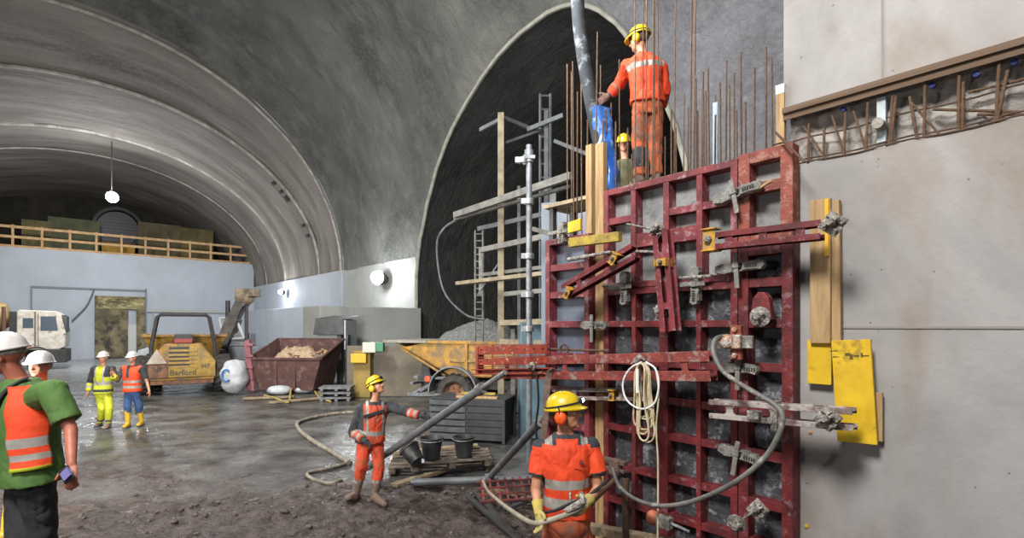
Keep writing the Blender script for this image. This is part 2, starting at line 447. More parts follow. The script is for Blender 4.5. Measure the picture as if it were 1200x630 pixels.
# bulkhead wall across the tunnel with its ledge
mb = MB(); mb.wbox(49.8, 50.6, -12.6, 13.45, -1, 7.85);
mb.build('wall_back', M_white, kind='structure')
mb = MB(); mb.wbox(50.6, 60, -12.6, 13.45, 7.45, 7.84); mb.build('floor_ledge', M_white, kind='structure')
mb = MB()
c, w, zc = sect(59); mb.add([W(59.2, c+14*math.cos(math.pi*i/30), 7+9*math.sin(math.pi*i/30)) for i in range(31)], [tuple(range(31))])
mb.build('wall_tunnel_end', mat('dark_timber_lagging', '#37332a', '#221f1a', scale=.9, rough=.9), kind='structure')
# coloured sheets standing on the ledge
M_olive = mat('weathered_ply', '#6d6440', '#4a452c', scale=.8, rough=.85)
M_ochre = mat('ochre_sheet', '#b08a2c', '#82652a', scale=1.2, rough=.8)
for i, (x0, x1, y0, y1, mm, lab) in enumerate([(25, 60, 258, 300, M_olive, 'leftmost olive board standing on the ledge behind the timber railing'), (56, 117, 256, 296, mat('drab_green_sheet', '#5c5f47', '#474a38', scale=1, rough=.9), 'wide grey-green sheet on the ledge left of the round duct'),
        (119, 158, 284, 298, M_ochre, 'bright ochre crate on the ledge under the round duct'), (162, 212, 262, 302, mat('drab_tan_sheet', '#665f47', '#514a35', scale=1, rough=.9), 'tan board on the ledge right of the round duct'), (212, 250, 268, 304, M_olive, 'rightmost olive board on the ledge behind the timber railing')]):
    t = 52.6+.3*(i % 2); a = PT(x0, y0, t); b = PT(x1, y0, t); zz = PT((x0+x1)/2, y0, t).z
    mb = MB(); s0 = a.dot(D2); s1 = b.dot(D2); mb.wbox(t, t+.12, s0, s1, 7.85, zz)
    for q in range(1, 4): mb.wbox(t-.05, t, s0+(s1-s0)*q/4-.04, s0+(s1-s0)*q/4+.04, 7.85, zz-.1)
    mb.build('ply_board', mm, label=lab, cat='board', bev=.01)
# duct
c = PT(138, 268, 55); Mx = Matrix.Translation(c) @ MW.to_3x3().to_4x4() @ Matrix.Rotation(math.pi/2, 4, 'X') @ Matrix.Rotation(0, 4, 'Y')
Md = Matrix.Translation(c) @ D1.to_track_quat('Z', 'Y').to_matrix().to_4x4()
root = empty('ventilation_duct', (c.x, c.y, 7.85), label='dark round ventilation duct opening above the ledge at the end of the tunnel', cat='duct')
Mdk = mat('duct_black', '#2c2a2e', '#1d1c1f', scale=2, rough=.6)
mb = MB(); mb.lathe([(1.5, 4), (1.5, -.5), (1.75, -.5), (1.75, -.3), (1.62, -.3), (1.62, 4)], Md, 32); mb.build('duct_ring', Mdk, root, smooth=40)
mb = MB(); mb.lathe([(0.01, .1), (1.45, .1)], Md, 32)
for q in range(-5, 6):
    h = math.sqrt(max(0, 1.45**2-(q*.26)**2)); mb.bar(Md @ V((-h, q*.26, 0)), Md @ V((h, q*.26, 0)), .05, .05)
mb.build('grille', mat('duct_grille', '#4a464c', rough=.5), root)
mb = MB(); mb.wbox(55.4, 58, c.dot(D2)-.8, c.dot(D2)+.8, 7.85, c.z-1.5); mb.build('duct_base', Mdk, root)
# timber railing on the ledge
M_rail = mat('raw_rail_timber', '#c9a67c', '#b08c62', scale=3, rough=.8)
r0, r1 = PT(-60, 268, 50.2).dot(D2), 13.2
root = empty('timber_railing', W(50.2, 4, 7.85), RW, 'raw timber guard railing along the top edge of the pale bulkhead wall', 'railing')
zz = 7.85
for z in (1.45, .75, .1):
    mb = MB(); mb.wbox(50.1, 50.16, r0, r1, zz+z-.09, zz+z+.09); mb.build('toe_board' if z == .1 else 'rail', M_rail, root)
nn = 12
for i in range(nn+1):
    s = r0+(r1-r0)*i/nn; mb = MB(); mb.wbox(50.16, 50.28, s-.07, s+.07, zz, zz+1.6); mb.build('post', M_rail, root)
# doorway in the bulkhead: weathered ply
def tb(x0, x1, y0, y1, t0, t1, mb=None, ref=None):
    mb = mb or MB(); tr = ref if ref is not None else t0
    s0, s1 = PT(x0, 382, tr).dot(D2), PT(x1, 382, tr).dot(D2); xm = (x0+x1)/2
    z0, z1 = PT(xm, y1, tr).z, PT(xm, y0, tr).z; return mb.wbox(t0, t1, s0, s1, z0, z1)
mb = tb(111, 170, 347, 362, 49.55, 49.7); mb.build('door_1', mat('rotten_boards', '#8f8660', '#504a38', scale=1.3, rough=.9, c3='#b0a678', s3=2, t3=.55, stretch=(1, 1, 2)), kind='structure', bev=.02)
mb = tb(111, 150, 362, 419, 49.5, 49.7); tb(160, 170, 362, 419, 49.5, 49.7, mb); mb.build('door_2', mat('door_boards', '#857a5e', '#5a5340', scale=1.1, rough=.9, c3='#3c3a33', s3=1.4, t3=.55), kind='structure', bev=.02)
mb = tb(150, 160, 380, 419, 49.6, 49.7); mb.build('door_3', mat('door_gap', '#b9bdb9', rough=.8), kind='structure')
mb = MB(); tb(36, 38, 338, 420, 49.68, 49.74, mb); tb(36, 172, 337, 339, 49.68, 49.74, mb); tb(170, 172, 338, 420, 49.68, 49.74, mb)
mb.build('trim_8', mat('trim_dark', '#7e8288', rough=.8), kind='structure')
mb = MB(); tb(172, 290, 363, 366, 49.6, 49.74, mb); tb(178, 179.5, 366, 418, 49.6, 49.74, mb); mb.build('trim_9', mat('trim_lt', '#a8a9a4', rough=.8), kind='structure')
mb = MB(); pts = bez([PT(84, 376, 49.6), PT(100, 360, 49.6), PT(107, 347, 49.6), PT(110, 339, 49.6)], 5); mb.tube(pts, .05, 6)
mb.build('power_cable', mat('cable_blue', '#5b6470', rough=.6), label='loose dark cable hanging on the pale wall left of the boarded doorway', cat='cable')

# ---------------------------------------------------------------- right foreground wall
TW = TX(918, 4.05)
ZSB, ZST = 3.56, 3.95
mb = MB(); mb.wbox(-9, TW, 4.05, 5.0, -1, ZSB); mb.build('wall_right', M_wallR, kind='structure', bev=.006)
mb = MB(); mb.wbox(-9, TW, 4.05, 5.0, ZST, 12); mb.build('wall_right_upper', M_wallR, kind='structure', bev=.006)
def slotp(u, v):
    t = TW-.01-(TW+9)*u; p = W(t, 4.17, ZSB-.02+(ZST-ZSB+.04)*v)
    return p+D2*(.05*mnoise.fractal(p*7, 1, 2, 4))
mb = MB(); mb.grid(slotp, 420, 16); mb.build('wall_recess', M_slot, kind='structure', smooth=60)
Mrs = mat('rusty_steel', '#6a4632', '#8a6046', scale=14, rough=.8, bump=.4, bscale=120)
Mrs2 = mat('dark_rust', '#4a382e', '#5f4738', scale=16, rough=.85)
mb = MB(); mb.wbox(-9, TW-.01, 4.0, 4.10, ZST-.005, ZST+.035); mb.wbox(-9, TW-.01, 4.02, 4.03, ZST-.05, ZST)
mb.build('trim_10', mat('brown_strip', '#6b5645', '#55432f', scale=4, rough=.8, coord='Generated'), kind='structure')
# vertical pour joint and horizontal joint
xj = TX(1035, 4.05); mb = MB(); mb.wbox(xj, xj+.012, 4.044, 4.055, ZST+.04, 12); mb.wbox(-9, TX(978, 4.05), 4.042, 4.055, 2.385, 2.4)
mb.build('trim_11', mat('joint_line', '#8b8782', rough=.9), kind='structure')

# ---------------------------------------------------------------- ground
M_floor = bpy.data.materials.new('wet_ground'); M_floor.use_nodes = True
def _floor():
    nt = M_floor.node_tree; N = nt.nodes; L = nt.links; b = N['Principled BSDF']
    tc = N.new('ShaderNodeTexCoord'); at = N.new('ShaderNodeAttribute'); at.attribute_name = 'mud'
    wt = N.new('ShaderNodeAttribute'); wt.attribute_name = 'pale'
    def nz(sc, det=6, st=(1, 1, 1)):
        mp = N.new('ShaderNodeMapping'); mp.inputs['Scale'].default_value = st; L.new(tc.outputs['Object'], mp.inputs[0])
        n = N.new('ShaderNodeTexNoise'); n.inputs['Scale'].default_value = sc; n.inputs['Detail'].default_value = det; n.inputs['Roughness'].default_value = .65
        L.new(mp.outputs[0], n.inputs['Vector']); return n.outputs['Fac']
    def rng(s, a, c, lo=0, hi=1):
        r = N.new('ShaderNodeMapRange'); r.inputs[1].default_value = a; r.inputs[2].default_value = c; r.inputs[3].default_value = lo; r.inputs[4].default_value = hi
        L.new(s, r.inputs[0]); return r.outputs[0]
    def mix(f, a, c):
        x = N.new('ShaderNodeMix'); x.data_type = 'RGBA'; L.new(f, x.inputs[0])
        for k, q in ((6, a), (7, c)):
            if isinstance(q, tuple): x.inputs[k].default_value = q
            else: L.new(q, x.inputs[k])
        return x.outputs[2]
    gr = mix(rng(nz(1.1), .4, .62), lin('#353534'), lin('#63625f'))
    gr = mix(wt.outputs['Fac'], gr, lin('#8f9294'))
    md = mix(rng(nz(7, 8), .38, .62), lin('#2c2522'), lin('#574b44'))
    L.new(mix(at.outputs['Fac'], gr, md), b.inputs['Base Color'])
    w = rng(nz(.9, 7, (1, 1.6, 1)), .42, .58)
    rw = rng(w, 0, 1, .10, .42)
    r2 = N.new('ShaderNodeMix'); L.new(at.outputs['Fac'], r2.inputs[0]); L.new(rw, r2.inputs[2]); L.new(rng(nz(5), .4, .65, .22, .7), r2.inputs[3])
    L.new(r2.outputs[0], b.inputs['Roughness'])
    bp = N.new('ShaderNodeBump'); bp.inputs['Distance'].default_value = .05
    st = N.new('ShaderNodeMath'); st.operation = 'MULTIPLY_ADD'; st.inputs[1].default_value = .7; st.inputs[2].default_value = .25; L.new(at.outputs['Fac'], st.inputs[0])
    L.new(st.outputs[0], bp.inputs['Strength']); L.new(nz(16, 7), bp.inputs['Height']); L.new(bp.outputs[0], b.inputs['Normal'])
_floor()
def sm(a, b, x):
    u = min(1, max(0, (x-a)/(b-a))); return u*u*(3-2*u)
def mudmask(x, y):
    n = mnoise.fractal(V((x*.5, y*.5, 3)), 1, 2, 3)*1.6
    a = 1-sm(7.2, 9.2, y+n+max(0, x+1.5)*.45+(.0 if x > -3 else 0)); 
    return a*(1-sm(1.2, 3.0, x+n*.4)*.6)
def ground(x, y):
    base = .60*math.exp(-((x+3.6)/3.0)**2-((y-2.8)/2.9)**2)
    m = mudmask(x, y)
    f = mnoise.fractal(V((x*1.3, y*1.3, 0)), .8, 2.1, 5); g = mnoise.fractal(V((x*4.2, y*4.2, 5)), .7, 2.1, 4)
    return base + m*(.065*f+.05*g+.022*mnoise.fractal(V((x*11, y*11, 2)), .6, 2.1, 3)) + (1-m)*(.012*f) - .01
def _sp(lo, hi, n, c, k):
    a0, a1 = math.asinh((lo-c)/k), math.asinh((hi-c)/k); return [c+k*math.sinh(a0+(a1-a0)*i/n) for i in range(n+1)]
xs = _sp(-62, 42, 420, -1.0, 3.0); ys = _sp(-10, 66, 420, 4.8, 2.2)
vs = [(x, y, ground(x, y)) for x in xs for y in ys]; ny = len(ys)
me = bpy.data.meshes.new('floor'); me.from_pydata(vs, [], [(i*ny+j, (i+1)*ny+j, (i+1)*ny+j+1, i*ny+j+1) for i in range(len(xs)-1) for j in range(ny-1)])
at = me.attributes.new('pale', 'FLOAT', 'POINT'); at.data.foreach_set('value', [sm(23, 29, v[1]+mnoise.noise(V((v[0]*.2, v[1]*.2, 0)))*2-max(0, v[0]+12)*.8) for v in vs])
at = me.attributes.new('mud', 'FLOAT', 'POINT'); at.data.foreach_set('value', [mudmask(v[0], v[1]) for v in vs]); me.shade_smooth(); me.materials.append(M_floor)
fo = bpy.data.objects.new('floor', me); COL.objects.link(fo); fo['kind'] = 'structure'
# ---------------------------------------------------------------- formwork
M_form = mat('red_formwork_paint', '#722326', '#4b1719', scale=7, rough=.6, bump=.25, bscale=40, c3='#7f5c60', s3=13, t3=.60)
M_form2 = mat('pink_formwork_paint', '#803338', '#5c2226', scale=6, rough=.6, bump=.25, bscale=40, c3='#9a7a7c', s3=9, t3=.59)
M_orng = mat('orange_red_formwork', '#8f4534', '#6e3427', scale=8, rough=.65, bump=.3, bscale=50, c3='#9b7064', s3=14, t3=.56)
M_wal = mat('worn_red_waler', '#8c4038', '#662a26', scale=9, rough=.6, bump=.3, bscale=50, c3='#8f7870', s3=9, t3=.57)
M_wal2 = mat('dirty_waler', '#7c6e69', '#5f4a46', scale=9, rough=.7, bump=.3, bscale=50, c3='#a29a94', s3=8, t3=.5)
M_gird = mat('orange_girder', '#963a28', '#742c20', scale=8, rough=.55, bump=.2, bscale=40, c3='#c09a8c', s3=15, t3=.62)
M_galv = mat('galvanised_steel', '#9a9c9c', '#77797a', scale=12, rough=.5, metal=.55, bump=.2, bscale=60, c3='#b9b6b0', s3=14, t3=.6)
M_alu = mat('dirty_aluminium', '#8f8d86', '#6a6762', scale=18, rough=.6, metal=.3, bump=.3, bscale=70, c3='#c7c3ba', s3=14, t3=.6)
M_splash = mat('concrete_crusted_steel', '#8d8780', '#68615a', scale=22, rough=.9, bump=1, bscale=60, c3='#b2aea6', s3=24, t3=.55)
M_wood = mat('construction_timber', '#b0946a', '#927550', scale=3, rough=.8, stretch=(8, 8, .7), c3='#8c6a42', s3=2, t3=.62)
M_wood2 = mat('grey_timber', '#8d7c62', '#6d5f4c', scale=3, rough=.85, stretch=(2, 2, 2), c3='#a99a80', s3=6, t3=.58)
M_ywood = mat('yellow_shuttering_board', '#d9b41c', '#c39c16', scale=5, rough=.6, c3='#8b7420', s3=3.5, t3=.60)
M_ywood2 = mat('dirty_yellow_beam', '#b49a3c', '#8d7a3a', scale=7, rough=.75, c3='#6d6038', s3=8, t3=.55)
M_ybrk = mat('yellow_bracket_paint', '#c9962a', '#a67a2e', scale=12, rough=.6, bump=.3, c3='#8b7f60', s3=14, t3=.55)
M_sheet = mat('grey_form_sheet', '#808282', '#979998', scale=4, rough=.6, bump=.3, bscale=30, c3='#6c6e6f', s3=2.5, t3=.54)
M_sheetd = mat('dark_splashed_sheet', '#303134', '#4a4c51', scale=5, rough=.6, bump=.8, bscale=24, c3='#85878c', s3=9, t3=.58)
M_blue = mat('blue_grey_sheet', '#6b7484', '#565e6c', scale=2.5, rough=.6, bump=.3, bscale=30, c3='#8c5c72', s3=2.5, t3=.62)
M_dkslot = mat('dark_slot', '#2f2e2c', rough=.8)
M_rebar = mat('rebar_rust', '#55402f', '#6f5640', scale=25, rough=.85, bump=.6, bscale=150)
DF, DS = 3.9, 4.02      # front face of the frames, face of the sheet

def X(px, d=DF): return TX(px, d)
def frame_panel(name, t0, t1, z0, z1, vs, hs, label, m, sheet, edge=.055, rib=.045, cat='formwork panel', d0=DF, msheet=None, skew=0):
    r = empty(name, W((t0+t1)/2, DS, z0), RW, label, cat)
    d1 = d0+.12
    for t in (t0, t1-edge if t1 > t0 else t1+edge):
        mb = MB(); mb.wbox(t, t+edge, d0, d1, z0, z1); mb.build('edge_profile', m, r, bev=.004)
    for z in (z0, z1-edge):
        mb = MB(); mb.wbox(t0+edge, t1-edge, d0+.001, d1, z, z+edge); mb.build('edge_profile', m, r, bev=.004)
    for (t, w) in vs:
        mb = MB(); mb.wbox(t-w/2, t+w/2, d0+.003, d1, z0+edge, z1-edge); mb.build('upright_rib', m, r, bev=.004)
    xs = sorted([t0+edge, t1-edge]+[t+w/2*q for t, w in vs for q in (-1, 1)])
    for (z, h, ta, tb_) in hs:
        a, b = (t0+edge, t1-edge) if ta is None else (min(ta, tb_), max(ta, tb_))
        # the rib runs between the uprights
        cuts = [a]+[c for c in xs if a < c < b]+[b]; mb = MB()
        for u, v in zip(cuts, cuts[1:]):
            mid = (u+v)/2
            if any(abs(mid-t) < w/2 for t, w in vs): continue
            mb.wbox(u, v, d0+.012, d1, z-h/2, z+h/2)
            if h < .08: mb.wbox(u, v, d0+.008, d0+.014, z-h/2-.008, z+h/2+.008)
        mb.build('cross_rib', m, r, bev=.003)
    mb = MB(); mb.wbox(t0+.01, t1-.01, d1+.001, d1+.022, z0+.01, z1-.01); mb.build('form_sheet', sheet, r)
    return r
tA1, tA0 = X(707), X(864)
tB1, tB0 = X(865), X(929)-.0
ZT = 3.67; ZJ = 2.745
frame_panel('formwork_panel', tA0, tA1, ZJ, ZT, [(X(741.5), .05), (X(780), .055), (X(819), .05)], [(3.36, .045, X(780), tA0), (3.37, .045, X(741), tA1), (3.16, .12, X(738), X(818))],
            'wide dark red ribbed formwork panel at the top, below the orange worker\'s feet', M_form2, M_sheet)
frame_panel('formwork_panel', tA0, tA1, .02, ZJ-.004, [(X(777), .085), (X(742), .04), (X(818), .04)],
            [(2.42, .04, None, None), (2.08, .04, None, None), (1.77, .045, None, None), (1.47, .045, None, None), (1.12, .045, None, None), (.80, .045, None, None), (.45, .045, None, None)],
            'tall dark red formwork panel behind the hose loop and the cable coil', M_form, M_sheetd)
frame_panel('formwork_panel', tB0, tB1, 3.0, 3.69, [], [(3.42, .06, None, None)], 'orange-red formwork panel at the top right corner of the form', M_orng, M_sheet, edge=.085)
frame_panel('formwork_panel', tB0, tB1, .02, 2.996, [], [(2.72, .05, None, None), (2.42, .05, None, None), (2.1, .05, None, None), (1.77, .05, None, None), (1.46, .06, None, None), (1.1, .05, None, None), (.8, .05, None, None), (.4, .05, None, None)],
            'narrow tall deep red formwork panel standing against the wall edge', M_form, M_sheetd, edge=.075)
tC1, tC0 = X(639), X(690)
frame_panel('formwork_panel', tC0, tC1, .02, 3.30, [], [(3.0, .05, None, None), (2.72, .05, None, None), (2.42, .05, None, None), (2.1, .05, None, None), (1.75, .05, None, None), (1.4, .05, None, None), (1.0, .05, None, None), (.6, .05, None, None)],
            'left red formwork panel with a blue-grey sheet, beside the timber studs', M_form2, M_blue, edge=.06)
# timber studs between the two form bays
def plank(name, a, b, w, th, m, side, label, cat, group=None, **k):
    mb = MB(); mb.bar(a, b, w, th, side); return mb.build(name, m, label=label, cat=cat, group=group, bev=.004, **k)
for (x, ytop, w, d, lab) in ((692, 170, .075, 3.99, 'left timber stud of the pair standing between the red form bays'), (704.5, 168, .1, 4.0, 'right timber stud of the pair standing between the red form bays')):
    t = X(x, d); mb = MB(); mb.wbox(t-w/2, t+w/2, d-.03, d+.03, .0, ZD(x, ytop, d)); mb.build('timber_stud', M_wood, label=lab, cat='timber', bev=.004)
# pale timber upright at the top right corner
t = X(912, 4.0); mb = MB(); mb.wbox(t-.03, t+.03, 4.03, 4.07, 3.3, ZD(912, 98, 4.0)); so = mb.build('timber_stud', M_wood, label='short pale timber stud with a white painted tip above the orange-red panel', cat='timber', bev=.003)
mb = MB(); mb.wbox(t-.031, t+.031, 4.029, 4.071, ZD(912, 108, 4.0), ZD(912, 97.5, 4.0)); mb.build('painted_tip', mat('white_paint', '#c9cdd2', rough=.6), so)

# ------- couplers: adjustable aluminium panel clamps
def clamp(px, py, vertical, label, s=1.0, rot=0.0, d=3.86):
    c = PD(px, py, d); r = empty('panel_clamp', c, RW, label, 'clamp', 'aluminium clamps joining the red form panels')
    R = Matrix.Rotation(math.pi/2 if vertical else rot, 4, 'Y'); L = frame(c, RW) @ R
    mb = MB()
    for z in (-.028, .028): mb.box(-.14*s, .14*s, -.03, .03, z-.007, z+.007, L)
    for i in range(9): mb.box(-.135*s+i*.016, -.127*s+i*.016, -.034, -.02, -.03, .03, L)
    mb.box(-.14*s, .14*s, .0, .02, -.03, .03, L); mb.build('clamp_rail', M_alu, r, bev=.003)
    mb = MB(); mb.prism([(-.15*s, -.022), (-.09*s, -.042), (-.04*s, -.034), (-.02*s, .038), (-.06*s, .03), (-.10*s, .042), (-.145*s, .025)], -.04, .02, L); mb.build('fixed_jaw', M_alu, r, bev=.004)
    mb = MB(); mb.prism([(.03*s, -.03), (.09*s, -.026), (.15*s, -.04), (.175*s, -.01), (.165*s, .024), (.10*s, .030), (.05*s, .042), (.035*s, .02)], -.042, .02, L); mb.build('sliding_jaw', M_alu, r, bev=.004)
    mb = MB()
    for i in range(5): mb.box(.055*s+i*.018, .066*s+i*.018, -.047, -.041, -.014, .012, L)
    mb.build('jaw_slots', M_dkslot, r)
    mb = MB(); mb.bar(L @ V((0, -.05, -.16)), L @ V((0, -.05, .10)), .035, .014, L.to_3x3() @ V((1, 0, 0)))
    mb.box(-.022, .022, -.065, -.02, -.01, .03, L); mb.build('wedge', M_alu, r, bev=.003)
    return r
clamp(863, 227, 0, 'long aluminium clamp with a wedge near the top of the form, under the rebars', 1.15, -.18)
clamp(866, 313, 0, 'aluminium clamp with a hanging wedge level with the middle of the timber boards', 1.15, -.06)
clamp(733, 336, 1, 'upright aluminium clamp left of the steep red strut', .95)
clamp(816, 333, 1, 'upright aluminium clamp right of the steep red strut', .95)
clamp(697, 381, 0, 'flat aluminium clamp fixed across the timber studs', .95)
clamp(866, 531, 0, 'lowest aluminium clamp, below the pale lower waler', 1.0, .15)
clamp(868, 431, 0, 'aluminium clamp just under the orange crusted bracket', .8, .02)
clamp(660, 272, 1, 'small upright aluminium clamp at the yellow board end', .7)

# ------- plates and wing nuts
def wing_nut(c, n, s, label, disc=True, square=False, rod=None, m=None):
    m = m or M_splash
    r = empty('wing_nut_plate', c, RW, label, 'anchor nut')
    q = n.to_track_quat('Z', 'Y').to_matrix().to_4x4(); L = Matrix.Translation(c) @ q
    if square:
        L2 = L @ Matrix.Rotation(math.radians(45+8), 4, 'Z'); mb = MB(); a = s
        mb.box(-a, a, -a, a, -.006, .006, L2); 
        for (x, y) in ((1, 1), (-1, 1), (-1, -1), (1, -1)): mb.prism([(x*a*.2, .006), (x*a*.9, .006), (x*a*.35, .03)], y*a*.1, y*a*.9, L2 )
        mb.build('anchor_plate', m, r, bev=.003)
    if disc:
        mb = MB(); mb.lathe([(.001, 0), (s, 0), (s, .008), (s*.86, .014), (s*.5, .02), (s*.45, .035), (.001, .035)], L, 24); mb.build('nut_disc', m, r, bev=.002, smooth=30)
    mb = MB(); mb.lathe([(.001, .01), (.024, .01), (.026, .05), (.02, .07), (.001, .07)], L, 12)
    for k in range(2 if square else 3):
        a = 2*math.pi*k/(2 if square else 3)+.5; d = L.to_3x3() @ V((math.cos(a), math.sin(a), 0)); p = L @ V((0, 0, .045))
        mb.bar(p+d*.015, p+d*(.055 if square else s*.75), .022, .016, n)
    mb.build('wing_nut', m, r, bev=.003, smooth=35)
    if rod:
        mb = MB(); mb.cyl(V(rod[0]), V(rod[1]), .0085, 8); mb.build('tie_rod', M_splash, r, smooth=40)
    return r
NV = -D2
wing_nut(PD(976, 262, 3.60), (NV+V((0, 0, .05))).normalized(), .062, 'square anchor plate with wing nut at the right end of the upper waler', False, True, (PD(976, 262, 3.62), PD(970, 264, 3.85)))
wing_nut(PD(970, 490, 3.60), (NV+V((0, 0, .05))).normalized(), .062, 'square anchor plate with wing nut on the lowest waler over the yellow board', False, True, (PD(970, 490, 3.62), PD(966, 490, 3.85)))
wing_nut(PD(770, 269, 3.66), NV, .055, 'small anchor plate heading the steep red strut', False, True, (PD(734, 262, 3.60), PD(790, 274, 3.75)))
wing_nut(PD(775, 364, 3.70), NV, .062, 'round crusted nut disc at the foot of the steep red strut', True, False, (PD(775, 364, 3.72), PD(775, 364, 4.0)))
wing_nut(PD(891, 371, 3.72), NV, .072, 'round crusted nut disc on the narrow right panel', True, False, (PD(891, 371, 3.74), PD(891, 371, 4.0)))
wing_nut(PD(864, 612, 3.62), (NV*.9+D1*-.1+V((0, 0, -.3))).normalized(), .066, 'round nut disc with a rod at the bottom of the form', True, False, (PD(864, 612, 3.6), PD(890, 594, 3.78)))
wing_nut(PD(888, 597, 3.78), (NV+V((.1, 0, .3))).normalized(), .058, 'tilted square anchor plate beside the bottom nut disc', False, True)
# flange lug above right disc
mb = MB(); L = frame(PD(892, 360, 3.82), RW); mb.prism([(-.08, -.09), (.08, -.09), (.055, .07), (.02, .11), (-.02, .11), (-.055, .07)], -.01, .06, L)
mb.build('lifting_lug', M_form, label='dark red steel lug behind the round disc on the right panel', cat='bracket', bev=.006)

# ------- walers
def waler(a, b, gap, h, w, m, label, holes=0, group=None, brackets=(), spacer=None, name='steel_waler', web=.006):
    """two parallel channels, a and b the middle of the pair"""
    r = empty(name, (V(a)+V(b))/2, RW, label, 'steel waler', group); ax = (V(b)-V(a)).normalized(); up = ax.cross(-D2); up = up if up.z > 0 else -up
    up.normalize()
    for s_ in (1, -1):
        mb = MB(); p, q = V(a)+up*(s_*gap/2), V(b)+up*(s_*gap/2)
        mb.bar(p, q, w, h, D2) if False else None
        y = ax.cross(D2).normalized()
        # C with its web facing the gap
        mb.bar(p-up*s_*(h/2-web/2)*0, q, w, h*.18, D2)
        for o_ in (-1, 1): mb.bar(p+D2*(o_*(w/2-.004)), q+D2*(o_*(w/2-.004)), .008, h, D2)
        mb.build('channel', m, r, bev=.003)
    n = spacer or 0
    for i in range(n):
        u = (i+.5)/n; c = V(a).lerp(V(b), u); mb = MB()
        sx = min(.03, gap*.35); g2 = gap/2
        Lm = Matrix.Translation(c) @ Matrix((( ax.x, D2.x, up.x, 0), (ax.y, D2.y, up.y, 0), (ax.z, D2.z, up.z, 0), (0, 0, 0, 1)))
        mb.prism([(-.07, -g2), (.07, -g2), (.025, -g2*.35), (.025, g2*.35), (.07, g2), (-.07, g2), (-.025, g2*.35), (-.025, -g2*.35)], -w*.42, -w*.42+.012, Lm)
        mb.build('spacer_plate', m, r)
    return r
up_w = waler(PD(838, 283, 3.72), PD(964, 269.5, 3.72), .085, .042, .09, M_form, 'upper red double-channel waler reaching from the yellow bracket past the form edge', spacer=3)
# end bracket in yellow
def ybracket(px, py, d, label, s=1.0, rz=0):
    c = PD(px, py, d); r = empty('yellow_bracket', c, RW, label, 'bracket'); L = frame(c, RW) @ Matrix.Rotation(rz, 4, 'Y')
    mb = MB(); mb.box(-.05*s, .05*s, -.01, .0, -.09*s, .09*s, L); mb.box(-.05*s, -.04*s, -.01, .09, -.09*s, .09*s, L)
    for z in (-.085*s, .075*s): mb.box(-.05*s, .06*s, -.03, .08, z, z+.01, L)
    mb.build('bracket_plate', M_ybrk, r, bev=.003)
    mb = MB(); mb.lathe([(.001, 0), (.03*s, 0), (.03*s, .02), (.018*s, .03), (.001, .03)], L @ Matrix.Translation((0, -.012, 0)) @ Matrix.Rotation(math.pi/2, 4, 'X'), 6); mb.build('bolt_head', M_galv, r, bev=.002)
    return r
ybracket(831, 281, 3.68, 'yellow bracket holding the left end of the upper red waler')
ybracket(775, 307, 3.62, 'small yellow bracket across the steep red strut', .6, math.pi/2)
ybracket(719, 303, 3.58, 'dirty yellow bracket on the middle of the slanting short waler', .6, .6)
ybracket(665, 343, 3.60, 'dirty yellow bracket at the lower end of the slanting short waler', .6, .6)
waler(PD(663, 342, 3.66), PD(745, 295, 3.66), .10, .045, .09, M_form, 'short red double-channel waler slanting up to the right across the timber studs', spacer=2)
r = waler(PD(776, 270, 3.68), PD(786, 388, 3.68), .09, .05, .09, M_form2, 'steep red double-channel strut hanging over the panel joint', spacer=2)
# main waler
waler(PD(583, 431, 3.66), PD(836, 428.5, 3.66),   .145, .078, .11, M_wal, 'long worn red double-channel waler running across the form at chest height', spacer=6)
waler(PD(650, 461, 3.76), PD(762, 462, 3.80), .075, .035, .07, M_wal2, 'thin dirty double rail just under the long red waler', spacer=2)
ybracket(717, 463, 3.70, 'small pale yellow clip on the thin rail beside the headlamp', .55)
waler(PD(834, 478, 3.70), PD(1002, 491, 3.70), .10, .038, .09, M_wal2, 'lowest pale crusted waler jutting past the form over the yellow board', spacer=3)
mb = MB(); c = PD(908, 487, 3.66); mb.box(-.02, .02, -.02, .06, -.10, .10, frame(c, RW)); c2 = PD(886, 486, 3.64); mb.box(-.05, .03, -.03, .03, -.03, .03, frame(c2, RW))
mb.build('waler_bracket', M_splash, label='crusted steel bracket holding the lowest waler on the form edge', cat='bracket', bev=.004)
# short crusted orange bracket
c = PD(861, 400, 3.74); L = frame(c, RW); r = empty('crusted_bracket', c, RW, 'orange concrete-crusted bracket on the panel joint above the hose', 'bracket')
mb = MB(); mb.box(-.03, .05, -.01, .03, -.13, .12, L); mb.build('base_plate', M_orng, r, bev=.004)
M_crust = mat('orange_crust', '#b5805f', '#8d6450', scale=20, rough=.9, bump=1, bscale=60, c3='#c4beb4', s3=14, t3=.5)
mb = MB(); mb.box(-.09, .06, -.05, .0, -.05, .05, L); mb.ell(L @ V((-.03, -.05, 0)), (.06, .04, .055), n=14, m=9); mb.build('bracket_body', M_crust, r, bev=.006)
mb = MB(); mb.box(.07, .14, -.03, .0, -.045, .045, L); mb.box(.06, .10, -.02, .0, -.012, .012, L); mb.build('latch_plate', M_alu, r, bev=.003)
mb = MB()
for z in (-.10, .09): mb.lathe([(.001, 0), (.02, 0), (.02, .02), (.001, .02)], L @ Matrix.Translation((.01, -.012, z)) @ Matrix.Rotation(math.pi/2, 4, 'X'), 6)
mb.build('bolt_head', M_crust, r)
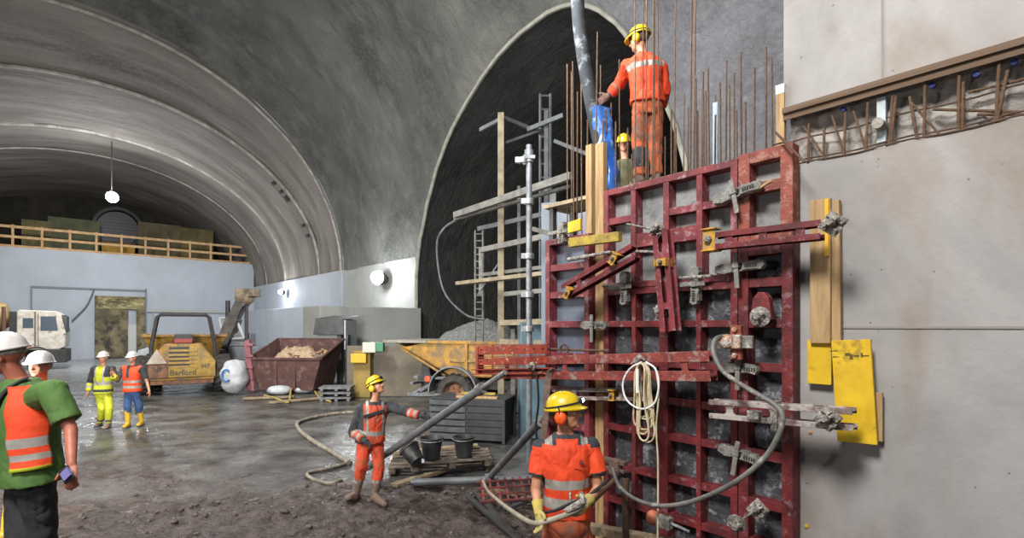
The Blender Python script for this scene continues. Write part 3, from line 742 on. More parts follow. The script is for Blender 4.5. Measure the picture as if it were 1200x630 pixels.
# orange perforated girder running out to the left
def perforated(a, b, h, th, m, name, parent, nh):
    ax = (V(b)-V(a)); Ln = ax.length; ax.normalize(); upv = ax.cross(D2).normalized(); upv = upv if upv.z > 0 else -upv
    Lm = Matrix.Translation(V(a)) @ Matrix(((ax.x, D2.x, upv.x, 0), (ax.y, D2.y, upv.y, 0), (ax.z, D2.z, upv.z, 0), (0, 0, 0, 1)))
    mb = MB(); st = Ln/nh; rr = h*.16
    for i in range(nh):
        x0, x1 = i*st, (i+1)*st; cx = (x0+x1)/2
        # plate cell with a hexagonal hole
        hx = [(cx+rr*math.cos(math.pi/3*k+math.pi/6), rr*math.sin(math.pi/3*k+math.pi/6)) for k in range(6)]
        outer = [(x1, h/2*.5), (cx, h/2), (x0, h/2*.5), (x0, -h/2*.5), (cx, -h/2), (x1, -h/2*.5)]
        oc = [(x1, h/2), (x0, h/2), (x0, -h/2), (x1, -h/2)]
        base = len(mb.v); pts = []
        for y in (0, th):
            for x_, z_ in hx: pts.append(Lm @ V((x_, y, z_)))
            for x_, z_ in outer: pts.append(Lm @ V((x_, y, max(-h/2, min(h/2, z_*2 if abs(z_) < h*.3 else z_)))))
        fs = []
        for k in range(6):
            k2 = (k+1) % 6
            fs.append((k, 6+k, 6+k2, k2)); fs.append((12+k, 12+k2, 18+k2, 18+k)); fs.append((k, k2, 12+k2, 12+k))
            if k not in (2, 5): fs.append((6+k, 18+k, 18+k2, 6+k2))
        mb.add(pts, fs)
    o = mb.build(name, m, parent)
    return o
g = empty('perforated_girder', PD(595, 425, 3.62), RW, 'orange-red perforated steel girder end jutting left of the form over the slanted prop', 'girder')
perforated(PD(560, 410, 3.60), PD(641, 409, 3.60), .085, .01, M_gird, 'web_plate', g, 9)
perforated(PD(560, 424, 3.60), PD(641, 421, 3.60), .07, .01, M_gird, 'web_plate', g, 9)
for (ya, yb) in ((404, 403), (415, 414), (418.5, 416), (430, 427)):
    mb = MB(); mb.bar(PD(558, ya, 3.63), PD(641, yb, 3.63), .07, .008, D2); mb.build('flange', M_gird, g, bev=.002)
mb = MB(); mb.box(-.02, .02, -.03, .06, -.18, .14, frame(PD(561, 420, 3.62), RW)); mb.build('end_plate', M_gird, g, bev=.003)
mb = MB(); a, b = PD(556, 438, 3.62), PD(650, 437, 3.62); mb.bar(a, b, .09, .012, D2); mb.bar(a+UP*.05, b+UP*.05, .09, .012, D2); mb.bar(a+UP*.025+D2*.03, b+UP*.025+D2*.03, .01, .06, D2); mb.build('bottom_rail', M_gird, g, bev=.002)
wing_nut(PD(624, 429, 3.55), NV, .045, 'grey pin disc on the orange girder joint', True)
wing_nut(PD(750, 422, 3.56), NV, .04, 'small square plate the cable coil hangs from', False, True)
# tie rod ends along the big waler
mb = MB(); mb.cyl(PD(620, 408, 3.70), PD(714, 411, 3.74), .012, 8); mb.tube([PD(661, 412, 3.7)+V((.05*math.cos(a)*D1.x, .05*math.cos(a)*D1.y, .05*math.sin(a)+.02)) for a in [i*math.pi/10 for i in range(-2, 13)]], .01, 6)
mb.build('steel_rod', Mrs2, label='rusty rod with a ring lying along the top of the long waler', cat='rod', smooth=40)

# yellow beam, yellow ply, small rods
plank('timber_beam', PD(668, 284.5, 3.74), PD(727, 277, 3.74), .06, .085, M_ywood2, D2, 'short dirty yellow timber beam fixed across the studs', 'timber')
mb = MB(); mb.prism([(-.02, 0), (.30, .02), (.30, .14), (.07, .115), (-.02, .10)], 0, .03, frame(PD(655, 276, 4.06), RW)); mb.build('yellow_board', M_ywood, label='bright yellow board sitting on top of the left form panel', cat='board', bev=.003)
mb = MB(); mb.cyl(PD(665, 304, 3.66), PD(716, 295, 3.70), .014, 10); mb.cyl(PD(666, 304, 3.66), PD(690, 300, 3.68), .02, 10); mb.build('tie_rod', M_splash, label='crusted tie rod above the slanting short waler', cat='rod', smooth=40)
mb = MB(); mb.cyl(PD(736, 294, 3.80), PD(766, 295, 3.84), .012, 8); mb.build('tie_rod', M_splash, label='thin crusted tie rod left of the steep red strut', cat='rod', smooth=40)
mb = MB(); mb.cyl(PD(706, 335, 3.80), PD(728, 334, 3.84), .013, 8); mb.build('tie_rod', M_splash, label='short tie rod left of the upright clamp', cat='rod', smooth=40)
mb = MB(); mb.cyl(PD(793, 326, 3.80), PD(834, 323, 3.84), .013, 8); mb.build('tie_rod', M_splash, label='short tie rod through the upright clamp right of the strut', cat='rod', smooth=40)
mb = MB(); mb.bar(PD(889, 221, 3.84), PD(905, 211, 3.80), .02, .02); mb.build('wood_wedge', M_wood, label='small pale wooden wedge sticking out by the top clamp', cat='wedge', bev=.002)

# webbing strap and black cable on the left of the front worker
def ribbon(name, pts, w, th, m, side, **k):
    mb = MB(); pts = bez(pts, 6)
    for a, b in zip(pts, pts[1:]): mb.bar(a, b+(b-a)*.05, w, th, side)
    return mb.build(name, m, **k)
M_strap = mat('webbing_strap', '#8a7568', '#6d5a50', scale=20, rough=.9)
ribbon('webbing_strap', [PD(650, 432, 3.52), PD(643, 440, 3.52), PD(640, 470, 3.54), PD(638, 500, 3.56), PD(634, 530, 3.58)], .06, .006, M_strap, V((1, 0, 0)), label='brown webbing strap hanging from the long waler behind the front worker', cat='strap')
mb = MB(); mb.tube(bez([PD(629, 436, 3.58), PD(631, 470, 3.58), PD(628, 500, 3.58), PD(630, 530, 3.58), PD(624, 560, 3.5)], 8), .011, 8); mb.build('black_cable', mat('black_rubber', '#1d1e20', rough=.5), label='black cable hanging down beside the strap behind the front worker', cat='cable', smooth=50)

# ------- coil of cable
M_cab = mat('cream_cable', '#c9bda0', '#ab9c78', scale=12, rough=.6); M_wh = mat('white_cable', '#dfe0e2', rough=.5)
hook = PD(757, 425, 3.50); cr = empty('cable_coil', hook, RW, 'coil of cream cable hanging from the waler with one white loop', 'cable coil')
random.seed(3)
for i in range(7):
    mb = MB(); wv = .045+.07*random.random(); h = .42+.20*random.random(); ph = random.random()*.3; lean = (random.random()-.45)*.12; dd_ = -.05*random.random()-.006*i
    pts = [hook+(-D1)*(wv*math.sin(a)*(.45+.55*math.sin(a/2))+lean*(1-math.cos(a))*.5+.02*math.sin(3*a+ph))+UP*(-h*(1-math.cos(a))/2)+D2*dd_ for a in [2*math.pi*k/60 for k in range(60)]]
    mb.tube(pts+pts[:1], .007, 7, False); mb.build('cable_loop', M_cab, cr, smooth=50)
mb = MB(); ww = [PD(x, y, 3.43) for x, y in ((752, 424), (738, 432), (730, 448), (733, 466), (745, 477), (758, 478), (768, 470), (772, 450), (768, 432), (757, 424))]; mb.tube(bez(ww, 5), .0075, 7); mb.build('white_loop', M_wh, cr, smooth=50)
mb = MB(); mb.tube(bez([PD(x, y, 3.45) for x, y in ((768, 430), (772, 460), (769, 500), (771, 540), (771, 600), (770, 660), (768, 720))], 5), .0065, 7); mb.build('hanging_end', M_cab, cr, smooth=50)
mb = MB(); mb.cyl(PD(747, 432, 3.42), PD(747, 460, 3.42), .012, 8); mb.build('cable_tie', M_wh, cr)

# ------- hose looping over the form
M_hose = mat('grey_hose', '#6b6964', '#4c4a47', scale=6, rough=.55, c3='#9a9790', s3=9, t3=.6)
mb = MB(); mb.tube(bez([PD(x, y, d) for x, y, d in ((846, 394, 3.66), (838, 398, 3.6), (836, 412, 3.55), (845, 432, 3.52), (862, 446, 3.48), (885, 460, 3.44), (908, 474, 3.42), (917, 487, 3.40), (912, 510, 3.38), (896, 536, 3.36), (868, 560, 3.34), (835, 578, 3.33), (800, 590, 3.33), (768, 592, 3.36), (742, 583, 3.42), (725, 568, 3.48), (718, 548, 3.52))], 8), .017, 10)
mb.build('vibrator_hose', M_hose, label='thick grey hose looping in front of the red form from bracket to lower left', cat='hose', smooth=50)

# orange capped rod bottom centre
c = PD(765, 606, 3.62); r = empty('capped_prop_head', c, RW, 'orange domed prop head with a steel box and rod at the foot of the form', 'prop head')
mb = MB(); mb.ell(c, (.055, .055, .06), n=16, m=10); mb.build('orange_dome', mat('orange_plastic', '#b5694a', '#94543c', scale=9, rough=.6), r, smooth=60)
mb = MB(); mb.box(.05, .17, -.04, .03, -.05, .04, frame(c, RW)); mb.build('steel_box', M_alu, r, bev=.005)
mb = MB(); mb.cyl(c+(-D1)*.16, c+(-D1)*.32+UP*-.02, .012, 8); mb.build('threaded_rod', M_galv, r)
c = PD(722, 543, 3.60); mb = MB(); mb.box(-.18, .10, -.03, .03, .0, .035, frame(c, RW)); mb.box(-.18, .10, -.03, .03, -.06, -.035, frame(c, RW)); mb.box(-.05, .05, -.04, .03, -.09, .04, frame(c, RW)); mb.cyl(c+UP*-.05, c+UP*-.16, .028, 10)
mb.build('hose_coupling_bracket', mat('brown_mud_steel', '#6b554a', '#50403a', scale=12, rough=.85, bump=.6), label='muddy brown bracket where the hose ends beside the front worker\'s shoulder', cat='bracket', bev=.004)
for (a, b, rr, lab) in ((PD(722, 560, 3.6), PD(660, 622, 3.3), .02, 'dark slanted bar behind the front worker\'s elbow'), (PD(733, 560, 3.62), PD(733, 720, 3.62), .03, 'muddy upright tube at the foot of the form behind the front worker')):
    mb = MB(); mb.cyl(a, b, rr, 10); mb.build('steel_bar', Mrs2, label=lab, cat='bar', smooth=40)
for i, (y, lab) in enumerate(((618, 'upper muddy timber at the foot of the form'), (640, 'lower muddy timber at the foot of the form'))):
    plank('timber_beam', PD(690, y, 3.72), PD(860, y+34, 3.72), .10, .08, M_wood2, D2, lab, 'timber')

# ------- boards leaning on the right wall
def wboard(x0, x1, y0, y1, dd, th, m, label, lean=0, name='timber_board', dx=0, sk=0):
    # px outline, face at dd
    a, b = TX(x0, dd), TX(x1, dd); xm = (x0+x1)/2; zt_, zb = ZD(xm, y0, dd), ZD(xm, y1, dd)
    L = frame(W((a+b)/2, dd, zb), RW); w2 = abs(a-b)/2; h = zt_-zb
    mb = MB(); mb.box(-w2, w2, 0, th, 0, h); M = L @ Matrix.Rotation(lean, 4, 'X') @ Matrix.Rotation(sk, 4, 'Y')
    mb.v = [M @ v for v in mb.v]; return mb.build(name, m, origin=W((a+b)/2, dd, zb), rz=RW, bev=.003, label=label, cat='board')
wboard(949, 973, 233, 402, 3.95, .03, M_wood, 'wide brown timber board upright against the wall right of the form', name='timber_board')
wboard(974, 985, 234, 402, 3.98, .05, M_wood, 'narrow pale timber batten upright right of the wide brown board', name='timber_board', sk=-.01)
wboard(966, 971, 233, 300, 3.935, .012, mat('bright_yellow_edge', '#d2a21c', rough=.6), 'thin yellow strip at the top of the wide brown board', name='yellow_strip')
wboard(946, 974, 398, 450, 3.985, .025, M_ywood, 'yellow shuttering board standing lower behind the brown timber', name='yellow_board')
yb = wboard(981, 1028, 398, 519, 3.93, .027, M_ywood, 'large bright yellow shuttering board with dark scribbles on the wall', name='yellow_board', sk=-.055)
Li = INV[yb.name].inverted(); mb = MB()
for (x, z, w_, h_) in ((-.09, .56, .04, .006), (-.02, .575, .03, .02), (0, .56, .02, .035), (.03, .565, .03, .012), (.06, .57, .012, .03), (.08, .565, .04, .008), (-.1, .60, .05, .006)):
    mb.box(x-w_/2, x+w_/2, -.0015, 0, z-h_/2, z+h_/2, Li @ Matrix.Rotation(-.055, 4, 'Y'))
mb.build('scribble', mat('marker_smudge', '#5b4c1c', rough=.8), yb)
wboard(1026, 1034, 460, 517, 3.99, .03, M_wood, 'small pale wood offcut behind the right edge of the large yellow board', name='timber_board')

# ------- reinforcement: vertical bars rising out of the form
random.seed(11)
bars = [(665, 75, 5.0), (670, 83, 4.9), (673, 72, 4.2), (676, 108, 4.3), (682, 46, 4.6), (688, 140, 4.4), (697, 37, 4.2), (703, 76, 4.9), (712, 130, 4.5), (716, 120, 4.9), (722, 142, 4.25), (727, 70, 4.8), (735, 150, 4.3),
        (745, -20, 4.6), (752, -20, 4.3), (757, -20, 4.75), (764, -20, 4.2), (768, -20, 4.7), (774, -20, 4.3), (741, 180, 4.7), (760, 150, 4.9),
        (789, -20, 4.6), (787, 130, 4.3), (800, 110, 4.8), (808, -20, 4.35), (812, -20, 4.7), (817, 92, 4.3), (822, 104, 4.5), (829, 106, 4.8), (833, 80, 4.3), (840, 110, 4.9),
        (846, 96, 4.2), (850, 72, 4.4), (856, 100, 4.8), (861, 86, 4.3), (870, 62, 4.5), (875, 120, 4.8), (883, 80, 4.25), (898, 55, 4.6), (793, 150, 4.25), (805, 126, 4.5), (826, 84, 4.2), (907, 66, 4.3), (779, 160, 4.8), (865, 130, 4.9), (697, 110, 4.7), (707, 140, 4.35), (818, 130, 4.75), (836, 135, 4.5)]
for i, (x, y, d) in enumerate(bars):
    t = TX(x, d); zt_ = min(7.0, ZD(x, y, d)); p = W(t, d, .0); lean = V(((random.random()-.5)*.10, (random.random()-.5)*.08, 0))*(zt_-3)*.25
    mb = MB(); mb.tube([p, W(t, d, 2.8), W(t, d, zt_)+lean], random.choice((.0065, .008, .008)), 7)
    mb.build('rebar', M_rebar, label='slender rusty reinforcement bar rising out of the top of the red form', cat='rebar', group='rebars rising out of the wall form', smooth=50)
for i in range(2):
    mb = MB(); z = 3.25+i*.5; d = 4.22; mb.cyl(W(TX(662, d), d, z), W(TX(910, d), d, z-.0), .006, 6)
    mb.build('rebar', M_rebar, label='level reinforcement bar tying the uprights, %s one' % ('lower', 'upper')[i], cat='rebar', group='tie bars across the rebars', smooth=50) if i == 0 else None
# pale blue plastic strip
mb = MB(); d = 4.6; t = TX(838, d); mb.wbox(t-.022, t+.022, d, d+.012, .0, ZD(838, 120, d)); mb.build('plastic_sleeve', mat('pale_blue_strip', '#a9bccb', rough=.5), label='pale blue flat strip standing among the rebars', cat='strip')

# ------- recess in the right wall: starter bars, pipe stub, white strip
Rb = [(948, 145, 947, 198), (966, 150, 965, 190), (942, 148, 966, 183), (975, 135, 990, 183), (991, 131, 989, 185), (1000, 130, 1016, 178), (1017, 120, 1015, 178), (1046, 112, 1042, 170), (1050, 112, 1044, 168), (1066, 113, 1075, 162), (1066, 118, 1100, 156), (1084, 95, 1083, 160), (1124, 85, 1123, 155), (1129, 96, 1128, 152), (1171, 72, 1167, 148), (1181, 82, 1168, 145)]
for i, (x0, y0, x1, y1) in enumerate(Rb):
    mb = MB(); r_ = .007 if i in (2, 3, 5, 10) else .009
    mb.tube([PD(x0, y0, 4.05), PD(x1, y1, 4.06)], r_, 8); slant = abs(x0-x1) > 8
    mb.build('starter_bar', M_rebar, label='slanting rusty bar bent across the wall recess' if slant else 'upright rusty bar spanning the wall recess', cat='rebar', group='slanting bars in the recess' if slant else 'upright bars in the recess', smooth=50)
for (x0, y0, x1, y1, lab) in ((1093, 128, 1192, 131, 'thin rusty bar lying nearly level in the recess'), (1135, 108, 1200, 93, 'thick rusty bar rising at the right end of the recess'), (1145, 134, 1200, 134, 'thin level bar at the lower right of the recess')):
    mb = MB(); a = PD(x0, y0, 4.07); b = PD(x1, y1, 4.09); mb.tube([a, b], .009, 8); mb.build('starter_bar', M_rebar, label=lab, cat='rebar', smooth=50)
for k, (z, d_) in enumerate(((ZSB+.03, 4.06), (ZSB+.005, 4.045), (ZSB+.19, 4.085))):
    mb = MB(); n = 40; mb.tube([W(TW-.02-6*i/n, d_, z+.008*math.sin(i*1.7)) for i in range(n+1)], .006, 6); mb.build('distribution_bar', Mrs2, label=('dark bar along the lower lip of the recess', 'outermost dark bar along the lower lip of the recess', 'thin bar running along the middle of the recess')[k], cat='rebar')
a = frame(PD(1033, 148, 4.08), RW); mb = MB(); mb.box(-.025, .025, -.01, .03, -.16, .19, a); mb.build('white_strip', mat('white_strip_m', '#b9c3c6', '#9aa5a8', scale=6, rough=.6), label='pale upright metal strip in the wall recess', cat='strip', bev=.003)
mb = MB(); mb.lathe([(.03, -.06), (.034, -.06), (.034, .06), (.001, .06)], a @ Matrix.Translation((.0, -.03, 0)) @ Matrix.Rotation(math.pi/2, 4, 'X'), 14); mb.build('pipe_stub', M_slot, label='grey pipe stub poking out beside the pale strip in the recess', cat='pipe', smooth=40)
for i, (x, y) in enumerate(((989, 129), (1093, 101), (1145, 88), (1189, 74))):
    c = PD(x, y, 4.09); mb = MB(); L = frame(c, RW) @ Matrix.Rotation(math.pi/2, 4, 'X'); mb.lathe([(.001, -.02), (.014, -.02), (.018, .03), (.001, .035)], L, 12)
    mb.build('blue_plug', mat('blue_plastic', '#2e3a78', rough=.45), label='small blue plastic plug in the wall recess', cat='plug', group='blue plugs in the wall recess', smooth=40)
mb = MB(); mb.tube([PD(909, 155, 3.86), PD(943, 190, 3.80)], .009, 8); mb.tube([PD(905, 170, 3.9), PD(922, 166, 3.95)], .006, 6); mb.build('starter_bar', Mrs2, label='dark rod crossing the corner of the orange-red panel', cat='rebar', smooth=50)
# wall plugs
for x, y, m_, lab in ((950, 506, M_wood, 'small wooden plug in the wall under the lowest waler'), (945, 616, mat('yellow_plug', '#b79a2e', rough=.7), 'small yellow plug in the wall near the bottom of the form')):
    c = PD(x, y, 4.05); mb = MB(); mb.lathe([(.001, 0), (.014, 0), (.014, .008), (.001, .012)], frame(c, RW) @ Matrix.Rotation(math.pi/2, 4, 'X'), 12); mb.build('wall_plug', m_, label=lab, cat='plug')
# ---------------------------------------------------------------- machines and middle distance
M_yel = mat('dumper_yellow', '#a87c28', '#80622c', scale=4, rough=.55, c3='#6a5a42', s3=5, t3=.54, bump=.1)
M_yel2 = mat('dumper_hood_yellow', '#ab8a32', '#8a6e34', scale=4, rough=.55, c3='#7b6748', s3=5, t3=.56)
M_org = mat('dumper_brown', '#8a5f42', '#6f4f3b', scale=4, rough=.7, c3='#5a4638', s3=6, t3=.54)
M_dk = mat('black_steel', '#2c2c2d', '#3d3c3b', scale=8, rough=.6)
M_tyre = mat('muddy_tyre', '#2b2927', '#45403b', scale=6, rough=.85, bump=.5, bscale=30)
M_gst = mat('grey_steel', '#7c7f82', '#5f6265', scale=8, rough=.5, metal=.3)
M_trk = mat('truck_white', '#d5d0c6', '#bcb5a8', scale=3, rough=.4, c3='#8a7d6c', s3=3, t3=.6)
M_glass = mat('tinted_glass', '#4c5a66', rough=.15)
M_drum = mat('drum_ochre', '#a8935c', '#8a784a', scale=2, rough=.55)
M_rskip = mat('rusty_skip', '#46302c', '#583b36', scale=2.5, rough=.8, c3='#6b554e', s3=4, t3=.58)
M_pink = mat('faded_pink_steel', '#8f5f62', '#7a4d50', scale=3, rough=.7)
M_grav = mat('gravel', '#4c4e4d', '#6b6d6a', scale=14, rough=.9, bump=1, bscale=25)
M_gcon = mat('grey_plastic', '#55585a', '#3f4244', scale=4, rough=.7)
M_red = mat('red_light', '#c22a22', rough=.3, emit='#ff2a18', estr=6)

def wheel(parent, c, axis, r, w, name='wheel', lugs=18, n=28):
    q = V(axis).to_track_quat('Z', 'Y').to_matrix().to_4x4(); L = Matrix.Translation(V(c)) @ q; h = w/2
    mb = MB(); mb.lathe([(r*.55, -h*.8), (r*.62, -h), (r*.88, -h), (r*.97, -h*.7), (r*.97, h*.7), (r*.88, h), (r*.62, h), (r*.55, h*.8), (r*.55, -h*.8)], L, n)
    for i in range(lugs):
        a = 2*math.pi*i/lugs
        for sgn in (-1, 1):
            M2 = L @ Matrix.Rotation(a+(.12 if sgn > 0 else 0), 4, 'Z'); mb.bar(M2 @ V((r*.98, 0, sgn*h*.05)), M2 @ V((r*.96, r*.18, sgn*h*.95)), r*.07, r*.09)
    t = mb.build(name, M_tyre, parent, smooth=40)
    mb = MB(); mb.lathe([(.001, h*.2), (r*.2, h*.35), (r*.22, h*.1), (r*.45, 0), (r*.56, h*.6), (r*.57, -h*.6), (r*.4, -h*.3), (.001, -h*.3)], L, n)
    for i in range(6):
        a = 2*math.pi*i/6; mb.lathe([(.001, h*.3), (.03, h*.3), (.03, 0)], L @ Matrix.Translation((r*.32*math.cos(a), r*.32*math.sin(a), 0)), 6)
    mb.build('rim', M_org, t, smooth=40); return t
def heap(fn_in, name, parent, m, x0, x1, y0, y1, z0, h, L, n=40, rough=.06, cx=.5, cy=.5, pw=1.0):
    mb = MB()
    def f(u, v):
        x = x0+(x1-x0)*u; y = y0+(y1-y0)*v; e = min(1, 4.5*min(u, 1-u, v, 1-v)); r = math.hypot((u-cx)*2, (v-cy)*2)
        z = z0+h*max(0, 1-r*.8)**pw*e+rough*mnoise.fractal(V((x*4, y*4, 1)), .8, 2, 4)*e; return L @ V((x, y, z))
    mb.grid(f, n, n); return mb.build(name, m, parent, smooth=70)

# --- first dumper, seen from behind
o1 = G(214, 462); o1.z = 0; L = frame(o1, .5)
r = empty('site_dumper', o1, .5, 'yellow site dumper seen from behind with a black roll bar', 'dumper')
mb = MB(); mb.prism([(-1.02, .62), (-.95, .50), (.95, .50), (1.02, .62), (1.02, 1.15), (.55, 1.78), (-.55, 1.78), (-1.02, 1.15)], -.0, 1.2, L); mb.build('engine_hood', M_yel, r, bev=.03)
mb = MB(); mb.prism([(.2, .62), (1.0, .62), (1.0, 1.15), (.55, 1.7), (.2, 1.7)], -.03, .0, L); mb.build('hood_panel', M_yel2, r, bev=.01)
mb = MB(); mb.prism([(-1.0, .60), (-.42, .60), (-.42, 1.25), (-1.0, 1.25)], -.04, .0, L); mb.box(-.95, .95, .02, .25, .36, .52, L); mb.build('counterweight', M_org, r, bev=.02)
mb = MB(); mb.box(-.40, .45, -.02, .02, .72, 1.68, L); mb.build('grille_recess', M_dk, r)
mb = MB()
for z in (.98, 1.12, 1.26, 1.40, 1.55): mb.box(-.42, .46, -.05, -.0, z-.045, z+.035, L)
mb.build('grille_slat', M_yel2, r, bev=.006)
mb = MB(); mb.box(-.42, .46, -.045, -.0, .62, .94, L); mb.build('name_plate', M_yel2, r, bev=.006)
text_mb('Barford', L @ Matrix.Translation((.02, -.052, .77)) @ Matrix.Rotation(math.pi/2, 4, 'X'), .26).build('lettering', M_dk, r)
text_mb('H7', L @ Matrix.Translation((.70, -.04, .98)) @ Matrix.Rotation(math.pi/2, 4, 'X'), .22).build('lettering', M_dk, r)
text_mb('H7', L @ Matrix.Translation((-.72, -.05, .90)) @ Matrix.Rotation(math.pi/2, 4, 'X'), .2).build('lettering', M_dk, r)
mb = MB(); mb.prism([(-1.05, 1.10), (-.45, 1.10), (-.75, 1.62)], -.08, -.05, L); mb.build('warning_triangle', mat('sign_back', '#b3a79a', '#998b7c', scale=5, rough=.6), r, bev=.005)
mb = MB(); mb.tube([L @ V(p) for p in ((-1.0, .75, 1.0), (-.98, .7, 1.7), (-.80, .65, 2.72), (-.68, .62, 2.82), (.68, .62, 2.82), (.80, .65, 2.72), (.98, .7, 1.7), (1.0, .75, 1.0))], .07, 8); mb.box(-.25, .25, .55, .68, 2.82, 2.88, L)
mb.build('roll_bar', M_dk, r, smooth=40)
mb = MB(); mb.box(-.32, .32, .5, 1.0, 1.78, 1.9, L); mb.prism([(-.34, 1.85), (.34, 1.85), (.26, 2.12), (-.26, 2.12)], .42, .55, L); mb.build('seat', M_dk, r, bev=.04)
mb = MB(); mb.box(-.28, .28, .36, .42, 1.80, 1.95, L); mb.build('seat_panel', mat('dull_red', '#8a3a34', rough=.6), r, bev=.01)
for s in (-1, 1): wheel(r, L @ V((s*1.22, .75, .68)), L.to_3x3() @ V((s, 0, 0)), .68, .55)
for s in (-1, 1): wheel(r, L @ V((s*1.1, 2.9, .66)), L.to_3x3() @ V((s, 0, 0)), .66, .5)
mb = MB(); mb.box(-.6, .6, .2, 3.2, .5, .9, L); mb.box(-.9, .9, .7, .8, .6, .75, L); mb.build('chassis', M_dk, r)
mb = MB(); pts = [(-1.35, 1.55, 2.05), (1.35, 1.55, 2.05), (1.35, 3.6, 2.05), (-1.35, 3.6, 2.05)]; lo = [(-1.0, 1.9, 1.1), (1.0, 1.9, 1.1), (1.0, 3.3, 1.1), (-1.0, 3.3, 1.1)]
inn = [(x*.95, y*.98+.05, z) for x, y, z in pts]; ino = [(x*.93, y, z+.06) for x, y, z in lo]
vs = [L @ V(p) for p in pts+lo+inn+ino]
mb.add(vs, [(0+i, (i+1) % 4, 4+(i+1) % 4, 4+i) for i in range(4)]+[(8+i, 8+(i+1) % 4, 12+(i+1) % 4, 12+i) for i in range(4)]+[(i, (i+1) % 4, 8+(i+1) % 4, 8+i) for i in range(4)]+[(4, 5, 6, 7), (12, 13, 14, 15)])
for (a, b) in ((0, 1), (1, 2), (3, 0)): mb.bar(vs[a], vs[b], .08, .10)
mb.build('tipping_skip', M_yel, r, bev=.01)

# --- second dumper, loaded with gravel
o2 = V((-1.1, 15.3, 0)); rz2 = -.30; L = frame(o2, rz2)
r = empty('site_dumper', o2, rz2, 'yellow dumper loaded with grey gravel behind the middle worker', 'dumper')
prof_o = [(-2.0, 1.96), (-.25, 1.02), (1.55, 1.02), (1.75, 1.96)]
mb = MB()
for y in (-1.05, 1.0): mb.prism([(-1.75, 1.80), (-.25, 1.02), (1.55, 1.02), (1.75, 1.96), (-1.0, 1.96)], y, y+.05, L)
mb.add([L @ V(p) for p in ((-2.0, -1.05, 1.93), (-2.0, 1.05, 1.93), (-.25, 1.05, 1.02), (-.25, -1.05, 1.02), (1.55, 1.05, 1.02), (1.55, -1.05, 1.02), (1.75, 1.05, 1.96), (1.75, -1.05, 1.96),
  (-2.02, -1.05, 1.99), (-2.02, 1.05, 1.99), (-.22, 1.05, 1.08), (-.22, -1.05, 1.08), (1.5, 1.05, 1.08), (1.5, -1.05, 1.08), (1.7, 1.05, 1.96), (1.7, -1.05, 1.96))],
  [(0, 1, 2, 3), (3, 2, 4, 5), (5, 4, 6, 7), (8, 9, 10, 11), (11, 10, 12, 13), (13, 12, 14, 15), (0, 8, 11, 3), (3, 11, 13, 5), (5, 13, 15, 7), (0, 1, 9, 8), (1, 2, 10, 9), (2, 4, 12, 10), (4, 6, 14, 12), (7, 15, 14, 6)])
for y in (-1.06, 1.02): mb.bar(L @ V((-1.0, y, 1.96)), L @ V((1.78, y, 1.96)), .09, .09)
for x in (.2, .9): mb.box(x-.04, x+.04, -1.12, -1.05, 1.05, 1.92, L)
mb.box(-.3, .5, -1.11, -1.05, 1.42, 1.5, L)
mb.build('tipping_skip', M_yel, r, bev=.012)
mb = MB(); mb.box(-2.35, -1.0, -1.12, 1.1, 1.93, 2.0, L @ Matrix.Rotation(.0, 4, 'Y')); mb.build('skip_lip', mat('dusty_steel_lip', '#8f8c80', '#767365', scale=5, rough=.6), r, bev=.01)
for i in range(4):
    y = -.95+i*.62; mb = MB(); mb.bar(L @ V((-1.85, y, 1.80)), L @ V((-.45, y, 1.02)), .09, .07); mb.build('skip_rib', M_yel, r, bev=.008)
heap(None, 'gravel_load', r, M_grav, -1.55, 1.7, -1.0, 1.0, 1.78, .86, L, rough=.07, cx=.58, pw=.8).__setitem__('kind', 'stuff')
mb = MB(); mb.box(-1.5, 2.4, -.45, .45, .62, .9, L); mb.box(-.9, .4, -.8, .8, .7, .85, L); mb.build('chassis', M_dk, r, bev=.02)
for y in (-.75, -.15, .5):
    mb = MB(); mb.prism([(-1.35, .9), (-1.0, .9), (-1.1, 1.55), (-1.25, 1.55)], y-.06, y+.06, L); mb.build('skip_pivot', M_dk, r, bev=.01)
    mb = MB(); mb.cyl(L @ V((-1.18, y-.08, 1.42)), L @ V((-1.18, y+.08, 1.42)), .1, 12); mb.build('pivot_boss', M_yel, r, smooth=40)
L0 = L; L = L @ Matrix.Translation((.75, 0, 0))
mb = MB()
for z, x in ((.98, -2.1), (.80, -2.2), (.50, -2.3)): mb.bar(L @ V((x, -1.1, z)), L @ V((x+.05, .9, z)), .09, .07)
for y in (-1.0, -.5, 0, .5): mb.bar(L @ V((-2.25, y, .5)), L @ V((-1.5, y+.25, .9)), .06, .06)
mb.bar(L @ V((-2.3, -1.1, .5)), L @ V((-1.0, -1.1, .52)), .12, .09); mb.bar(L @ V((-2.1, -1.08, .98)), L @ V((-1.1, -1.08, .98)), .1, .08)
mb.build('rear_frame', M_gst, r, bev=.008)
mb = MB(); mb.box(-1.98, -1.60, -1.16, -1.05, .86, 1.04, L); mb.build('lamp_box', M_dk, r, bev=.01)
mb = MB(); mb.lathe([(.001, 0), (.075, 0), (.07, .03), (.001, .04)], L @ Matrix.Translation((-1.68, -1.16, .95)) @ Matrix.Rotation(math.pi/2, 4, 'X'), 16); mb.build('tail_light', M_red, r); L = L0
for x, y in ((-.15, -.95), (-.15, .95), (1.9, -.95), (1.9, .95)): wheel(r, L @ V((x, y, .56)), L.to_3x3() @ V((0, 1 if y > 0 else -1, 0)), .56, .42)
mb = MB(); mb.lathe([(.72, -.3), (.72, .3), (.68, .3), (.68, -.3), (.72, -.3)], L @ Matrix.Translation((-.15, -.98, .60)) @ Matrix.Rotation(math.pi/2, 4, 'X'), 16, .15, math.pi-.0); mb.build('mudguard', M_gst, r, bev=.01)
